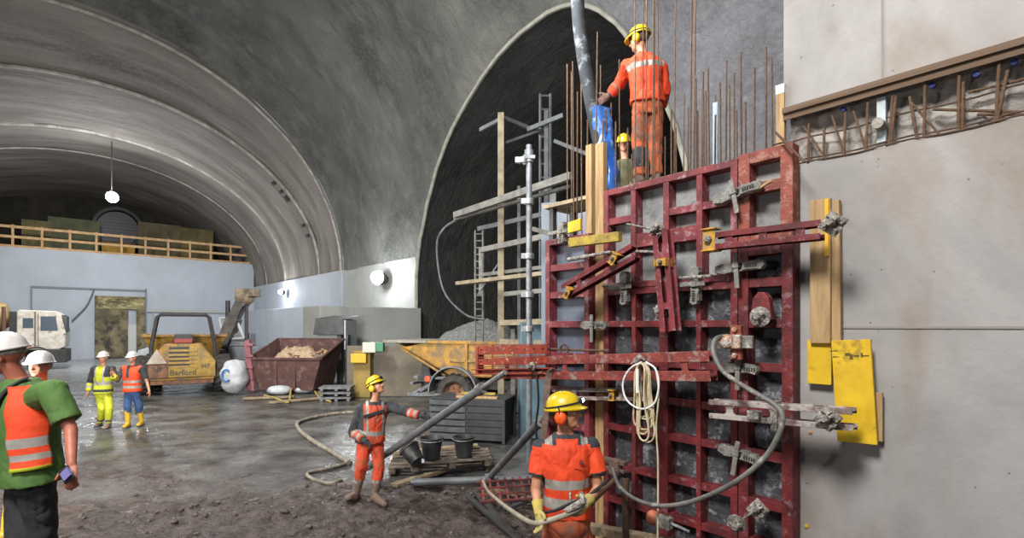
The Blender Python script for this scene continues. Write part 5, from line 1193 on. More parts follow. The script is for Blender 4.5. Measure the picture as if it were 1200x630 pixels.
# --- concrete delivery hose at the top
M_ph = mat('pump_hose', '#1f2225', '#303338', scale=5, rough=.85, c3='#6e7378', s3=6, t3=.58)
mb = MB(); mb.tube(bez([P(676, -160, 5.9), P(676, -40, 5.9), P(678, 20, 5.9), P(684, 70, 5.85), P(692, 115, 5.8), P(700, 155, 5.75), P(708, 195, 5.7), P(714, 240, 5.7), P(716, 275, 5.7)], 8), [.075]*65, 16); mb.build('pump_hose', M_ph, label='thick dark concrete pump hose hanging down into the wall form', cat='hose', smooth=60)
M_bfilm = mat('blue_film', '#1f4fa0', '#3c70b8', scale=4, rough=.3, c3='#9bb4d4', s3=5, t3=.60)
mb = MB(); 
def film(u, v):
    p = P(703+14*u, 128+100*u, 5.72); a = 2*math.pi*v; rr = .10+.05*mnoise.noise(V((u*6, math.cos(a)*2, math.sin(a)*2))); return p+V((math.cos(a)*rr, math.sin(a)*rr, 0))
mb.grid(film, 26, 22); mb.build('blue_film_wrap', M_bfilm, label='crumpled blue plastic film wrapped round the pump hose', cat='film', smooth=80)
# working platform behind the form the upper workers stand on
for (t0, t1, d0, d1, z, lab) in ((2.0, 4.9, 4.85, 5.40, 3.98, 'upper timber platform under the worker on top of the wall'), (2.6, 5.3, 5.9, 7.3, 3.45, 'lower timber platform behind the rebars')):
    r = empty('work_platform', W((t0+t1)/2, (d0+d1)/2, 0), RW, lab, 'platform')
    n = int((d1-d0)/.22)
    for i in range(n): mb = MB(); mb.wbox(t0, t1, d0+(d1-d0)*i/n, d0+(d1-d0)*(i+.95)/n, z-.045, z); mb.build('deck_plank', M_wood2, r)
    for t in (t0+.1, t1-.1):
        for d in (d0+.08, d1-.08): mb = MB(); mb.wbox(t-.035, t+.035, d-.035, d+.035, 0, z-.046); mb.build('post', M_dk, r)
# ---------------------------------------------------------------- people
M_skin = mat('skin', '#b98468', '#a87258', scale=14, rough=.55)
M_skin2 = mat('ruddy_skin', '#a8644f', '#935442', scale=12, rough=.55)
M_lip = mat('lips', '#8f5348', rough=.5); M_hair = mat('brown_hair', '#3d2c22', '#55402f', scale=40, rough=.7); M_hairg = mat('grey_hair', '#8b8580', '#6f6964', scale=40, rough=.7)
M_eye = mat('eye_white', '#d8d4cc', rough=.3)
M_or = mat('hivis_orange', '#dc4518', '#c63a14', scale=3, rough=.75, bump=.3, bscale=14, c3='#b84a26', s3=5, t3=.63)
M_ord = mat('dirty_hivis_orange', '#d04522', '#a84026', scale=4, rough=.8, bump=.3, bscale=14, c3='#8a5840', s3=5, t3=.55)
M_orr = mat('dull_orange_work_trousers', '#b9552c', '#9a4c2e', scale=3.5, rough=.85, bump=.3, bscale=14, c3='#7b5644', s3=5, t3=.55)
M_ref = mat('reflective_tape', '#98958e', '#7e7a72', scale=6, rough=.5)
M_navy = mat('dark_navy_cloth', '#25272c', '#34363b', scale=5, rough=.85)
M_blk = mat('black_cloth', '#1b1b1e', '#28282b', scale=4, rough=.85)
M_grn = mat('green_shirt_cloth', '#47672c', '#3b5826', scale=3, rough=.8, bump=.3, bscale=9)
M_hy = mat('hivis_yellow', '#b3ba26', '#9a9e20', scale=3, rough=.75, bump=.2, bscale=14)
M_jean = mat('blue_jeans', '#2f4a73', '#263c60', scale=5, rough=.85)
M_yb = mat('yellow_rubber_boot', '#c9a12a', '#b58e24', scale=5, rough=.45)
M_bb = mat('muddy_brown_boot', '#5c4c42', '#7a675a', scale=7, rough=.85)
M_hel = mat('yellow_helmet_shell', '#c9ae14', '#b09510', scale=5, rough=.35, c3='#8d7f2c', s3=6, t3=.62)
M_helw = mat('white_helmet_shell', '#b9b6b4', '#a39f9c', scale=5, rough=.3)
M_glv = mat('yellow_glove', '#b8a548', '#8f8560', scale=9, rough=.85)
M_glg = mat('grey_glove', '#8a8178', '#6f4a40', scale=9, rough=.85)
M_omuff = mat('orange_muff', '#e0561c', rough=.4); M_ymuff = mat('yellow_muff', '#c9ae1c', rough=.4)
M_glow = mat('headlamp_glow', '#ffffff', emit='#e8f2ff', estr=45)
M_olv = mat('olive_jacket', '#5b5a3c', '#45452f', scale=5, rough=.85)

def frm(fwd, up=None):
    f = V(fwd).normalized(); u = V(up) if up else UP
    r = f.cross(u).normalized(); u = r.cross(f).normalized(); return r, f, u
def hand_prims(mb, w, d, side, g=0.0, curl=.5, s=1.0):
    """side: unit vector from little finger to thumb side; fingers bend toward d x side"""
    d = V(d).normalized(); side = (V(side)-d*V(side).dot(d)).normalized(); n = d.cross(side).normalized()
    mb.ell(w+d*.048*s, (.040*s+g, .052*s+g, .015*s+g), axes=(side, d, n), n=14, m=9)
    for k, (o, ln) in enumerate(((-.030, .060), (-.010, .074), (.010, .080), (.029, .072))):
        p = w+d*(.085*s)+side*(o*s); dd = d.copy(); r0 = .0088*s+g*.55
        for j, fr in enumerate((.45, .32, .23)):
            ang = curl*(.7+.35*j); dd = (dd*math.cos(ang)+n*math.sin(ang)).normalized(); q = p+dd*(ln*fr*1.05*s); mb.cap(p, q, r0*(1-.08*j), r0*(1-.08*(j+1)), 8); p = q
    p = w+d*.022*s+side*.030*s; dd = (d*.6+side*.8+n*.15).normalized()
    for j, ln in enumerate((.042, .034)):
        q = p+dd*ln*s; mb.cap(p, q, (.0115-.001*j)*s+g*.5, (.0105-.001*j)*s+g*.5, 8); p = q; dd = (dd+d*.5+n*curl*.5).normalized()

def person(name, label, J, o):
    """J: joints in world space. a = picture left, b = picture right"""
    base = V(o['base']); r = empty('person', base, 0, label, 'person', None)
    tr_, tf, _ = frm(o['face']); tr_ = (J['sb']-J['sa']); tr_.z *= .3; tr_.normalize(); 
    hf = V(o['head_dir']).normalized(); hr, hf, hu = frm(hf, o.get('head_up'))
    H = J['head']; vox = o.get('vox', .009); S = o.get('s', 1.0)
    pel, nk = J['pelvis'], J['neck']; ax = (nk-pel); chest = pel+ax*.74; waist = pel+ax*.36
    tf = tr_.cross(ax.normalized()).normalized(); tf = tf if tf.dot(V(o['face'])) > 0 else -tf
    sw = (J['sb']-J['sa']).length/2
    if o.get('sw'): sw = o['sw']
    wd = o.get('girth', 1.0)
    def torso(g, u0=0.0, u1=1.0, flare=0.0):
        K = [(-.10, .150, .105), (.0, .165, .12), (.18, .155, .118), (.36, .142*wd, .108*wd), (.58, .158*wd, .120*wd), (.76, .172, .122), (.88, .160, .105), (.95, .11, .085), (1.02, .062, .062)]
        out = []
        for i in range(13):
            u = u0+(u1-u0)*i/12
            for a, b in zip(K, K[1:]):
                if u <= b[0] or b is K[-1]:
                    f = (u-a[0])/(b[0]-a[0]); w = a[1]+(b[1]-a[1])*f; d = a[2]+(b[2]-a[2])*f; break
            k2 = (1-u)*flare; out.append((pel+ax*u, tr_, tf, (w+g+k2)*S, (d+g+k2)*S))
        return out
    hipa = pel-tr_*.085*S-UP*.04*S; hipb = pel+tr_*.085*S-UP*.04*S
    # body: one continuous skin
    mb = MB(); mb.loft(torso(-.008))
    mb.cap(nk-ax.normalized()*.05, H-hu*.05*S-hf*.01, .056*S, .052*S)
    E = lambda x, y, z, a, b, c: mb.ell(H+hr*x*S+hf*y*S+hu*z*S, (a*S, b*S, c*S), axes=(hr, hf, hu), n=18, m=12)
    E(0, -.012, .028, .076, .096, .088); E(0, .030, -.015, .066, .066, .085); E(0, .045, -.062, .048, .048, .042); E(0, .078, -.088, .021, .017, .016)
    mb.cap(H+hr*0+hf*.088*S+hu*.020*S, H+hf*.112*S-hu*.018*S, .009*S, .0145*S, 10); E(0, .094, -.020, .018, .010, .008)
    for s_ in (-1, 1): E(s_*.077, -.004, -.005, .010, .020, .032); E(s_*.030, .077, .022, .024, .012, .008); E(s_*.036, .066, -.022, .022, .018, .016)
    E(0, .088, -.050, .023, .011, .006); E(0, .087, -.060, .019, .011, .007)
    for k, hip in (('a', hipa), ('b', hipb)):
        sh, el, wr = J['s'+k], J['e'+k], J['w'+k]; kn, an, to = J['k'+k], J['n'+k], J['t'+k]
        mb.cap(chest.lerp(sh, .6), sh, .06*S, .055*S); mb.cap(sh, el, .046*S, .037*S); mb.cap(el, wr, .037*S, .025*S)
        hd = J['h'+k]-wr; sd = o.get('thumb_'+k, hf); hand_prims(mb, wr, hd, sd, 0, o.get('curl_'+k, .5), S)
        mb.cap(hip, kn, .08*S, .053*S); mb.cap(kn, kn.lerp(an, .35), .050*S, .052*S); mb.cap(kn.lerp(an, .3), an, .052*S, .034*S); mb.cap(an, an.lerp(to, .8)-UP*.01, .030*S, .022*S)
    def pk(tg, u, c):
        q = V(c)-H; x, y, z = q.dot(hr)/S, q.dot(hf)/S, q.dot(hu)/S
        if abs(x) < .025 and y > .084 and -.064 < z < -.047: return 1
        if z > .045 and False: return 2
        return 0
    splatted(mb, vox, 3, [(H, H+hu*.01, 1, 'h')], pk, [o.get('skin', M_skin), M_lip], 'body', r)
    for s_ in (-1, 1):
        mb = MB(); mb.ell(H+hr*s_*.031*S+hf*.080*S+hu*.006*S, (.013*S, .009*S, .007*S), axes=(hr, hf, hu)); eo = mb.build('eye', M_eye, r, smooth=80)
        mb = MB(); mb.ell(H+hr*s_*.031*S+hf*.0865*S+hu*.006*S, (.0055*S, .0035*S, .0055*S), axes=(hr, hf, hu)); mb.build('iris', M_blk, eo, smooth=80)
        mb = MB(); mb.tube([H+hr*s_*(.014+.01*i)*S+hf*(.0915-.0035*i)*S+hu*(.026+.004*math.sin(i))*S for i in range(4)], .004*S, 6); mb.build('eyebrow', o.get('hair', M_hair), r)
    mb = MB(); mb.ell(H-hf*.022*S+hu*.022*S, (.082*S, .095*S, .085*S), axes=(hr, hf, hu), n=20, m=14); 
    mb.v = [v if (v-H).dot(hu) > o.get('hair_low', -.045)*S else v+hu*(o.get('hair_low', -.045)*S-(v-H).dot(hu))*.8 for v in mb.v]; mb.build('hair', o.get('hair', M_hair), r, smooth=80)
    if o.get('beard'):
        mb = MB(); mb.ell(H+hf*.055*S-hu*.072*S, (.05*S, .045*S, .038*S), axes=(hr, hf, hu)); mb.build('beard', M_hairg, r, smooth=80)
    # helmet
    hc = H+hu*.040*S-hf*.005*S; mb = MB(); n = 36; rows = []
    def prof(a):
        fr = max(0, math.sin(a)); k = .013+.034*fr**3
        return [(-.004, .0, k-.002), (.000, .0, k), (.005, .0, k), (.008, .0, .004)]
    for (zf, rf) in [(None, i) for i in range(4)]+[(math.sin(math.pi/2*j/9), math.cos(math.pi/2*j/9)) for j in range(1, 10)]:
        row = []
        for j in range(n):
            a = 2*math.pi*j/n; rx, ry = .104, .126
            if zf is None:
                z, _, ex = prof(a)[rf]; dip = -.010*max(0, math.sin(a))**3 if rf < 3 else 0; p = V(((rx+ex)*math.cos(a), (ry+ex)*math.sin(a), z+dip))
            else:
                rr = max(rf, .02); p = V((rx*rr**.9*math.cos(a), ry*rr**.9*math.sin(a), .008+.112*zf+(.005 if abs(math.cos(a)) < .22 and zf > .3 else 0)))
            row.append(hc+(hr*p.x+hf*p.y+hu*p.z)*S)
        rows.append(row)
    vs = [p for row in rows for p in row]; mb.add(vs, [(i*n+j, i*n+(j+1) % n, (i+1)*n+(j+1) % n, (i+1)*n+j) for i in range(len(rows)-1) for j in range(n)]+[tuple(range((len(rows)-1)*n, len(rows)*n))])
    inner = [hc+(hr*.098*math.cos(2*math.pi*j/n)+hf*.120*math.sin(2*math.pi*j/n)+hu*.0)*S for j in range(n)]
    b0 = len(mb.v); mb.v += inner; mb.f += [(j, b0+j, b0+(j+1) % n, (j+1) % n) for j in range(n)]; mb.m += [0]*n
    he = mb.build('helmet', o['helmet'], r, smooth=50)
    if o.get('muffs'):
        for s_ in (-1, 1):
            c = H+hr*s_*.088*S-hf*.008*S-hu*.012*S; q = (hr*s_).to_track_quat('Z', 'Y').to_matrix().to_4x4()
            m4 = Matrix.Translation(c) @ q
            mb = MB(); mb.lathe([(.001, -.015), (.040*S, -.015), (.043*S, .0), (.039*S, .022*S), (.024*S, .032*S), (.001, .034*S)], m4, 22)
            mb.v = [c+(v-c)+hu*((v-c).dot(hu)*.18) for v in mb.v]; mb.build('ear_defender', o['muffs'], r, smooth=50)
            mb = MB(); mb.bar(c+hr*s_*.02*S+hu*.0, c+hr*s_*.028*S+hu*.075*S, .016*S, .008*S); mb.build('defender_arm', M_blk, r)
    if o.get('lamp'):
        c = hc+hf*.129*S+hu*.050*S; mb = MB(); mb.ell(c, (.026*S, .02*S, .02*S), axes=(hr, hf, hu)); lo_ = mb.build('headlamp', M_blk, r, smooth=60)
        if o['lamp'] == 'on':
            mb = MB(); mb.ell(c+hf*.018*S, (.013*S, .008*S, .013*S), axes=(hr, hf, hu)); mb.build('headlamp_lens', M_glow, lo_, smooth=60)
        mb = MB(); k = []
        for j in range(33):
            a = 2*math.pi*j/32; k.append(hc+(hr*.107*math.cos(a)+hf*.129*math.sin(a)+hu*(.030+.012*math.sin(a)))*S)
        mb.tube(k, .006*S, 6); mb.build('headlamp_strap', M_blk, he)
    # top garment
    def garment(nm, g, u0, u1, sleeve, mats, pick, flare=0, cuff_end=True, fold=.012, label=None):
        mb = MB(); mb.loft(torso(g, u0, u1, flare)); bones = [(pel, nk, .16, 'torso')]
        if sleeve:
            for k in 'ab':
                sh, el, wr = J['s'+k], J['e'+k], J['w'+k]; mb.cap(chest.lerp(sh, .55)+UP*.0, sh, (.068+g)*S, (.058+g)*S)
                if sleeve <= 1: mb.tube([sh, sh.lerp(el, sleeve*.5), sh.lerp(el, sleeve)], [(.056+g)*S, (.056+g)*S, (.060+g)*S], 16); bones.append((sh, el, .06, 'arm'+k))
                else:
                    mb.cap(sh, el, (.053+g)*S, (.048+g)*S); e2 = el.lerp(wr, sleeve-1); mb.cap(el, el.lerp(e2, .5), (.046+g)*S, (.045+g)*S); mb.tube([el.lerp(e2, .4), e2], [(.045+g)*S, (.038+g)*S], 16); bones += [(sh, el, .06, 'arm'+k), (el, wr, .05, 'fore'+k)]
        else:
            for k in 'ab': mb.cap(chest.lerp(J['s'+k], .4), chest.lerp(J['s'+k], .82)+UP*.02, (.066+g)*S, (.050+g)*S)
        return splatted(mb, vox, 7, bones, pick, mats, nm, r, fold=fold*S, fscale=7, label=label)
    o['top'](garment, dict(pel=pel, nk=nk, tf=tf, tr=tr_, S=S, root=r, chest=chest, ring=lambda g, u, fl: torso(g+(1-u)*fl, u, u+.001)[0]))
    # trousers
    mb = MB(); mb.loft(torso(.006, -.12, .30)); bones = [(pel, nk, .16, 'hips')]
    lg = o.get('leg_end', .9); g = .014
    for k, hip in (('a', hipa), ('b', hipb)):
        kn, an = J['k'+k], J['n'+k]; mb.cap(hip, kn, (.088+g*.4)*S, (.064+g)*S); e = kn.lerp(an, lg); mb.cap(kn, kn.lerp(e, .5), (.063+g)*S, (.060+g)*S); mb.tube([kn.lerp(e, .45), e], [(.060+g)*S, (.052+g)*S], 16)
        bones += [(hip, kn, .08, 'thigh'), (kn, an, .06, 'shin')]
    splatted(mb, vox, 2, bones, o.get('tpick', lambda t, u, c: 0), o['trousers'], 'trousers', r, fold=.030*S, fscale=6)
    mb = MB(); rr = torso(.012, .13, .20); mb.loft([rr[0], rr[-1]], 28); mb.build('belt', M_blk, r, smooth=40)
    for k in 'ab':      # boots
        kn, an, to = J['k'+k], J['n'+k], J['t'+k]; fd = V((to.x-an.x, to.y-an.y, 0)); fd = fd.normalized() if fd.length > .01 else V(o['face']).normalized(); bh = o.get('boot_h', .35)
        a2 = an.lerp(kn, bh); heel = an-fd*.03*S; mb = MB(); mb.tube([a2, an.lerp(a2, .5), an], [.068*S, .060*S, .050*S], 16); mb.cap(heel-UP*.045*S, an, .040*S, .047*S); mb.cap(an, to+UP*.004, .046*S, .034*S)
        mb.cap(an-UP*.035*S, to-UP*.0, .044*S, .034*S); mb.cap(heel-UP*.045*S, to-UP*.005*S, .038*S, .034*S); sd = UP.cross(fd)
        mb.cap(heel-UP*.05*S+fd*.06*S, to+sd*.008*S-fd*.02, .040*S, .038*S)
        bo = splatted(mb, vox, 2, [(an, to, 1, 'b')], None, [o['boots']], 'boot', r, fold=.004)
        mb = MB(); zz = min(to.z, heel.z-.045*S)-.036*S
        pts = [heel-fd*.045*S+sd*.03*S, heel+fd*.05*S+sd*.038*S, to+sd*.046*S-fd*.03*S, to+fd*.03*S+sd*.02*S, to+fd*.03*S-sd*.02*S, to-sd*.046*S-fd*.03*S, heel+fd*.05*S-sd*.038*S, heel-fd*.045*S-sd*.03*S]
        lo_ = [V((p.x, p.y, zz)) for p in pts]; hi = [V((p.x, p.y, zz+.028*S)) for p in pts]; mb.add(lo_+hi, [tuple(range(8)), tuple(range(15, 7, -1))]+[(i, (i+1) % 8, 8+(i+1) % 8, 8+i) for i in range(8)]); mb.build('boot_sole', M_blk, bo, bev=.004)
    if o.get('gloves'):
        for k in 'ab':
            wr = J['w'+k]; hd = J['h'+k]-wr; mb = MB(); hand_prims(mb, wr, hd, o.get('thumb_'+k, hf), .006, o.get('curl_'+k, .5), S)
            fa = (J['e'+k]-wr).normalized(); mb.tube([wr-hd.normalized()*-.03, wr+fa*.02, wr+fa*.07*S], [.030*S, .034*S, .042*S], 14)
            splatted(mb, max(.0045, vox*.8), 1, [(wr, wr+fa, 1, 'g')], None, [o['gloves']], 'glove', r)
    return r

def JJ(Y, d):
    out = {}
    for k, v in d.items(): out[k] = P(v[0], v[1], Y+(v[2] if len(v) > 2 else 0))
    return out

# 1. front worker, orange T-shirt, profile to the right
Y = 3.72
J1 = JJ(Y, dict(head=(662, 485, 0), neck=(663, 507, .02), pelvis=(664, 615, .03), sa=(634, 525, .03), sb=(692, 523, .02), ea=(628, 574, -.02), eb=(701, 572, -.02), wa=(631, 598, -.14), wb=(686, 590, -.18),
    ha=(634, 618, -.2), hb=(677, 600, -.30), ka=(648, 688, -.08), kb=(682, 690, 0), na=(648, 760, 0), nb=(684, 762, .06)))
for k, dx in (('a', -.06), ('b', .08)):
    n_ = J1['n'+k]; gz_ = ground(n_.x, n_.y); n_.z = gz_+.10; J1['t'+k] = n_+V((dx, -.15, -.05))
def top1(gm, c):
    def pk(t, u, p):
        if t == 'torso':
            if .44 < u < .545: return 1
            if .235 < u < .345: return 1
            q = V(p)-c['nk']; x = q.dot(c['tr'])
            if u > .90 and abs(x) > .075: return 1 if .10 < abs(x) < .15 and q.dot(c['tf']) > -.02 else 2
            if u > .965: return 2
            return 3 if .545 > u and u > .2 and False else 0
        if t.startswith('arm'):
            if u > .60: return 2
            q = V(p)-c['nk']
            if u < .12 and q.z > -.09: return 2
        return 0
    gm('t_shirt', .012, .12, 1.0, .66, [M_or, M_ref, M_navy], pk, flare=.012, fold=.024, label='orange T-shirt with two dirty white stripes and black shoulder patches')
    L = c['nk']+c['tr']*.095-UP*.17; f = c['tf']; mb = MB(); rr, ff, uu = frm(f)
    for a in range(7): t = a*math.pi*2/7; mb.bar(L+f*.142+rr*(.014*math.cos(t))+uu*.018*math.sin(t), L+f*.142+rr*(.006*math.cos(t+1))+uu*.008*math.sin(t+1), .006, .004)
    mb.build('chest_emblem', M_navy, c['root'])
    mb = MB(); mb.bar(L+f*.138+rr*.05-uu*.045, L+f*.138-rr*.05-uu*.045, .004, .004); mb.build('pocket_seam', M_ord, c['root'])
p1 = person('worker', 'worker in orange T-shirt, yellow helmet and orange ear defenders holding a hose', J1, dict(base=(J1['pelvis'].x, J1['pelvis'].y, 0), face=(.12, -1, 0), head_dir=(.93, -.34, .12), vox=.0065, helmet=M_hel, muffs=M_omuff, lamp='on',
    top=top1, trousers=[M_orr, M_blk], tpick=lambda t, u, c: 0, boots=M_bb, gloves=M_glv, thumb_a=(.5, -.8, .2), thumb_b=(-.3, -.3, .9), curl_a=.55, curl_b=.75, leg_end=.85))
# steel vibrator coupling in his hands
mb = MB(); a, b = P(676, 596, 3.42), P(648, 604, 3.5); mb.tube([P(686, 585, 3.36), P(680, 590, 3.38), P(664, 598, 3.43)], [.022, .026, .02], 12); mb.cyl(P(668, 588, 3.40), P(668, 575, 3.42), .007, 8); mb.cyl(P(684, 590, 3.33), P(681, 576, 3.37), .015, 10)
mb.build('hose_valve', M_splash, label='steel valve on the hose held in the front worker\'s gloves', cat='valve', smooth=40)
mb = MB(); mb.tube(bez([P(634, 600, 3.60), P(650, 598, 3.58), P(668, 590, 3.56), P(690, 580, 3.6), P(712, 562, 3.66)], 6), .011, 8); mb.build('black_cable', M_blk, label='black strap hose crossing in front of the front worker\'s hips', cat='cable', smooth=60)

# 2. middle worker reaching for the prop
Y = 7.1
J2 = JJ(Y, dict(head=(441, 453, 0), neck=(439, 469, .02), pelvis=(434, 518, .05), sa=(423, 478, -.04), sb=(456, 476, .08), ea=(414, 505, 0), eb=(476, 482, -.02), wa=(427, 516, -.18), wb=(494, 487, -.1), ha=(434, 521, -.22), hb=(503, 489, -.12),
    ka=(424, 546, -.02), kb=(444, 548, -.02), na=(417, 580, .05), nb=(439, 582, -.05), ta=(407, 592, -.1), tb=(451, 592, -.2)))
for k in 'ab':
    for q in ('n', 't'):
        p = J2[q+k]; p.z = ground(p.x, p.y)+(.10 if q == 'n' else .045)
def top2(gm, c):
    def pk(t, u, p):
        q = V(p)-c['nk']; x = q.dot(c['tr']); f = q.dot(c['tf'])
        if t == 'torso':
            if .085 < abs(x) < .12 and u > .3: return 1
            if .22 < u < .32: return 1
            return 2 if abs(x) > .15 or u > .93 else 0
        if t.startswith('arm'): return 2
        if t.startswith('fore'): return 1 if (.25 < u < .38 or .58 < u < .72) else 0
        return 0
    gm('jacket', .018, .02, 1.0, 1.85, [M_ord, M_ref, M_navy], pk, flare=.02, fold=.03)
    mb = MB(); a = c['chest']-c['tr']*.14+c['tf']*.155; b = c['chest']+c['tr']*.13+c['tf']*.155; mb.bar(a-UP*.03, b+UP*.04, .012, .045, c['tf']); mb.build('chest_harness', M_blk, c['root'], bev=.004)
def tp2(t, u, c): return 1 if t == 'shin' and .44 < u < .62 else (2 if t == 'thigh' and .62 < u < .95 and mnoise.noise(V(c)*6) > -.1 else 0)
person('worker', 'worker in orange and navy work clothes looking up, one hand on the slanted prop', J2, dict(base=(J2['pelvis'].x, J2['pelvis'].y, 0), face=(.45, -.9, 0), head_dir=(.80, -.35, .42), vox=.0095, helmet=M_hel, muffs=M_ymuff, lamp='off',
    top=top2, trousers=[M_ord, M_ref, M_orr], tpick=tp2, boots=M_bb, gloves=M_navy, thumb_a=(.6, -.6, .5), thumb_b=(0, -.2, 1), curl_b=.8, leg_end=.56, boot_h=.6))

# 3. worker on top of the wall, seen from behind
Y = 5.92
J3 = JJ(Y, dict(head=(749, 47, 0), neck=(754, 64, -.02), pelvis=(759, 128, 0), sa=(735, 77, .02), sb=(775, 80, -.02), ea=(727, 98, .14), eb=(779, 108, .02), wa=(713, 112, .2), wb=(774, 128, .16), ha=(704, 118, .22), hb=(770, 138, .24),
    ka=(749, 168, .08), kb=(768, 168, .04), na=(750, 205, .04), nb=(769, 205, .0)))
for k in 'ab': J3['n'+k].z = 4.09; J3['t'+k] = J3['n'+k]+V((-.06, .15, -.05))
def top3(gm, c):
    def pk(t, u, p):
        if t == 'torso' and .70 < u < .80: return 1
        if t.startswith('fore') and (.30 < u < .42 or u > .85): return 2
        return 0
    gm('jacket', .02, .10, 1.0, 1.9, [M_or, M_ref, M_bb], pk, flare=.022, fold=.032)
person('worker', 'worker in orange seen from behind standing high on top of the wall form', J3, dict(base=(J3['pelvis'].x, J3['pelvis'].y, 3.98), face=(-.45, .9, 0), head_dir=(-.75, .62, -.12), vox=.0085, helmet=M_hel, muffs=M_ymuff, lamp='off',
    top=top3, trousers=[M_orr, M_navy], tpick=lambda t, u, c: 1 if (t == 'shin' and .1 < u < .75 and V(c).x < J3['kb'].x-.08) else 0, boots=M_bb, gloves=M_glg, thumb_a=(0, -.2, 1), thumb_b=(-.5, .5, .5), curl_a=.7, leg_end=.95))

# 4. second worker up there, only head and chest over the form
Y = 8.0
J4 = JJ(Y, dict(head=(731, 169, 0), neck=(732, 187, .05), pelvis=(736, 232, .1), sa=(717, 194, 0), sb=(748, 195, .1), ea=(712, 214, -.1), eb=(752, 214, 0), wa=(718, 226, -.3), wb=(744, 226, -.3), ha=(722, 229, -.37), hb=(740, 229, -.37), ka=(729, 270, .05), kb=(744, 270, .1), na=(728, 296, .1), nb=(745, 296, .15)))
for k in 'ab': J4['n'+k].z = 3.56; J4['t'+k] = J4['n'+k]+V((-.04, -.16, -.05))
person('worker', 'worker in dark olive jacket and yellow helmet half hidden behind the rebars', J4, dict(base=(J4['pelvis'].x, J4['pelvis'].y, 3.45), face=(-.1, -1, 0), head_dir=(-.25, -.9, -.25), vox=.011, helmet=M_hel,
    top=lambda gm, c: gm('jacket', .018, .02, 1.0, 1.9, [M_olv, M_navy], lambda t, u, p: 1 if t.startswith(('arm', 'fore')) else 0), trousers=[M_navy], boots=M_bb))

# 5. man in yellow high visibility clothing
Y = 12.4
J5 = JJ(Y, dict(head=(121, 419, 0), neck=(121, 428, .02), pelvis=(121, 462, .02), sa=(111, 432, 0), sb=(131, 432, .02), ea=(106, 447, .05), eb=(137, 444, .02), wa=(103, 460, -.05), wb=(132, 440, -.2), ha=(102, 467, -.08), hb=(129, 437, -.28),
    ka=(120, 479, -.05), kb=(128, 479, -.12), na=(117, 496, .12), nb=(127, 497, -.15)))
for k in 'ab': J5['n'+k].z = .10; J5['t'+k] = J5['n'+k]+V((.02, -.15, -.05))
def top5(gm, c):
    def pk(t, u, p):
        x = (V(p)-c['nk']).dot(c['tr'])
        if t == 'torso':
            if .10 < u < .20: return 1
            if .34 < u < .45: return 2
            if .07 < abs(x) < .105 and u > .45: return 2
            return 1 if u > .62 and abs(x) > .105 else 0
        if t.startswith('arm'): return 1
        if t.startswith('fore'): return 2 if .4 < u < .6 else 0
        return 0
    gm('jacket', .024, .04, 1.0, 1.85, [M_hy, M_navy, M_ref], pk, flare=.02, fold=.02)
person('man', 'man in yellow and navy high visibility suit and white helmet walking on wet ground', J5, dict(base=(J5['pelvis'].x, J5['pelvis'].y, 0), face=(.1, -1, 0), head_dir=(.15, -1, -.05), vox=.012, helmet=M_helw, beard=False,
    top=top5, trousers=[M_hy, M_navy, M_ref], tpick=lambda t, u, c: 1 if (t == 'shin' and .68 < u < .8) else (1 if t == 'thigh' and u < .3 and V(c).x < J5['pelvis'].x else 0), boots=M_bb, boot_h=.35, hair=M_hairg))
# 6. man in orange vest and yellow boots
Y = 12.5
J6 = JJ(Y, dict(head=(155, 419, 0), neck=(155, 428, .02), pelvis=(155, 459, .02), sa=(145, 432, .02), sb=(166, 432, 0), ea=(139, 443, -.04), eb=(172, 446, .05), wa=(134, 438, -.2), wb=(175, 458, -.06), ha=(131, 434, -.24), hb=(176, 465, -.08),
    ka=(149, 476, -.1), kb=(163, 476, .02), na=(150, 494, -.1), nb=(166, 493, .12)))
for k in 'ab': J6['n'+k].z = .10; J6['t'+k] = J6['n'+k]+V((.01, -.15, -.05))
def top6(gm, c):
    gm('shirt', .012, .04, 1.0, .8, [M_navy], lambda t, u, p: 0)
    def pk(t, u, p):
        x = (V(p)-c['nk']).dot(c['tr'])
        if .16 < u < .25 or .36 < u < .45: return 1
        if abs(x) < .035 and u > .55 and (V(p)-c['nk']).dot(c['tf']) > 0: return 2
        return 0
    gm('vest', .030, .02, .97, 0, [M_or, M_ref, M_navy], pk, flare=.02)
person('man', 'man in orange vest, blue jeans and yellow rubber boots with white helmet', J6, dict(base=(J6['pelvis'].x, J6['pelvis'].y, 0), face=(.05, -1, 0), head_dir=(-.05, -1, -.12), vox=.012, helmet=M_helw, beard=True, hair=M_hairg,
    top=top6, trousers=[M_jean], boots=M_yb, boot_h=.8, leg_end=.35))

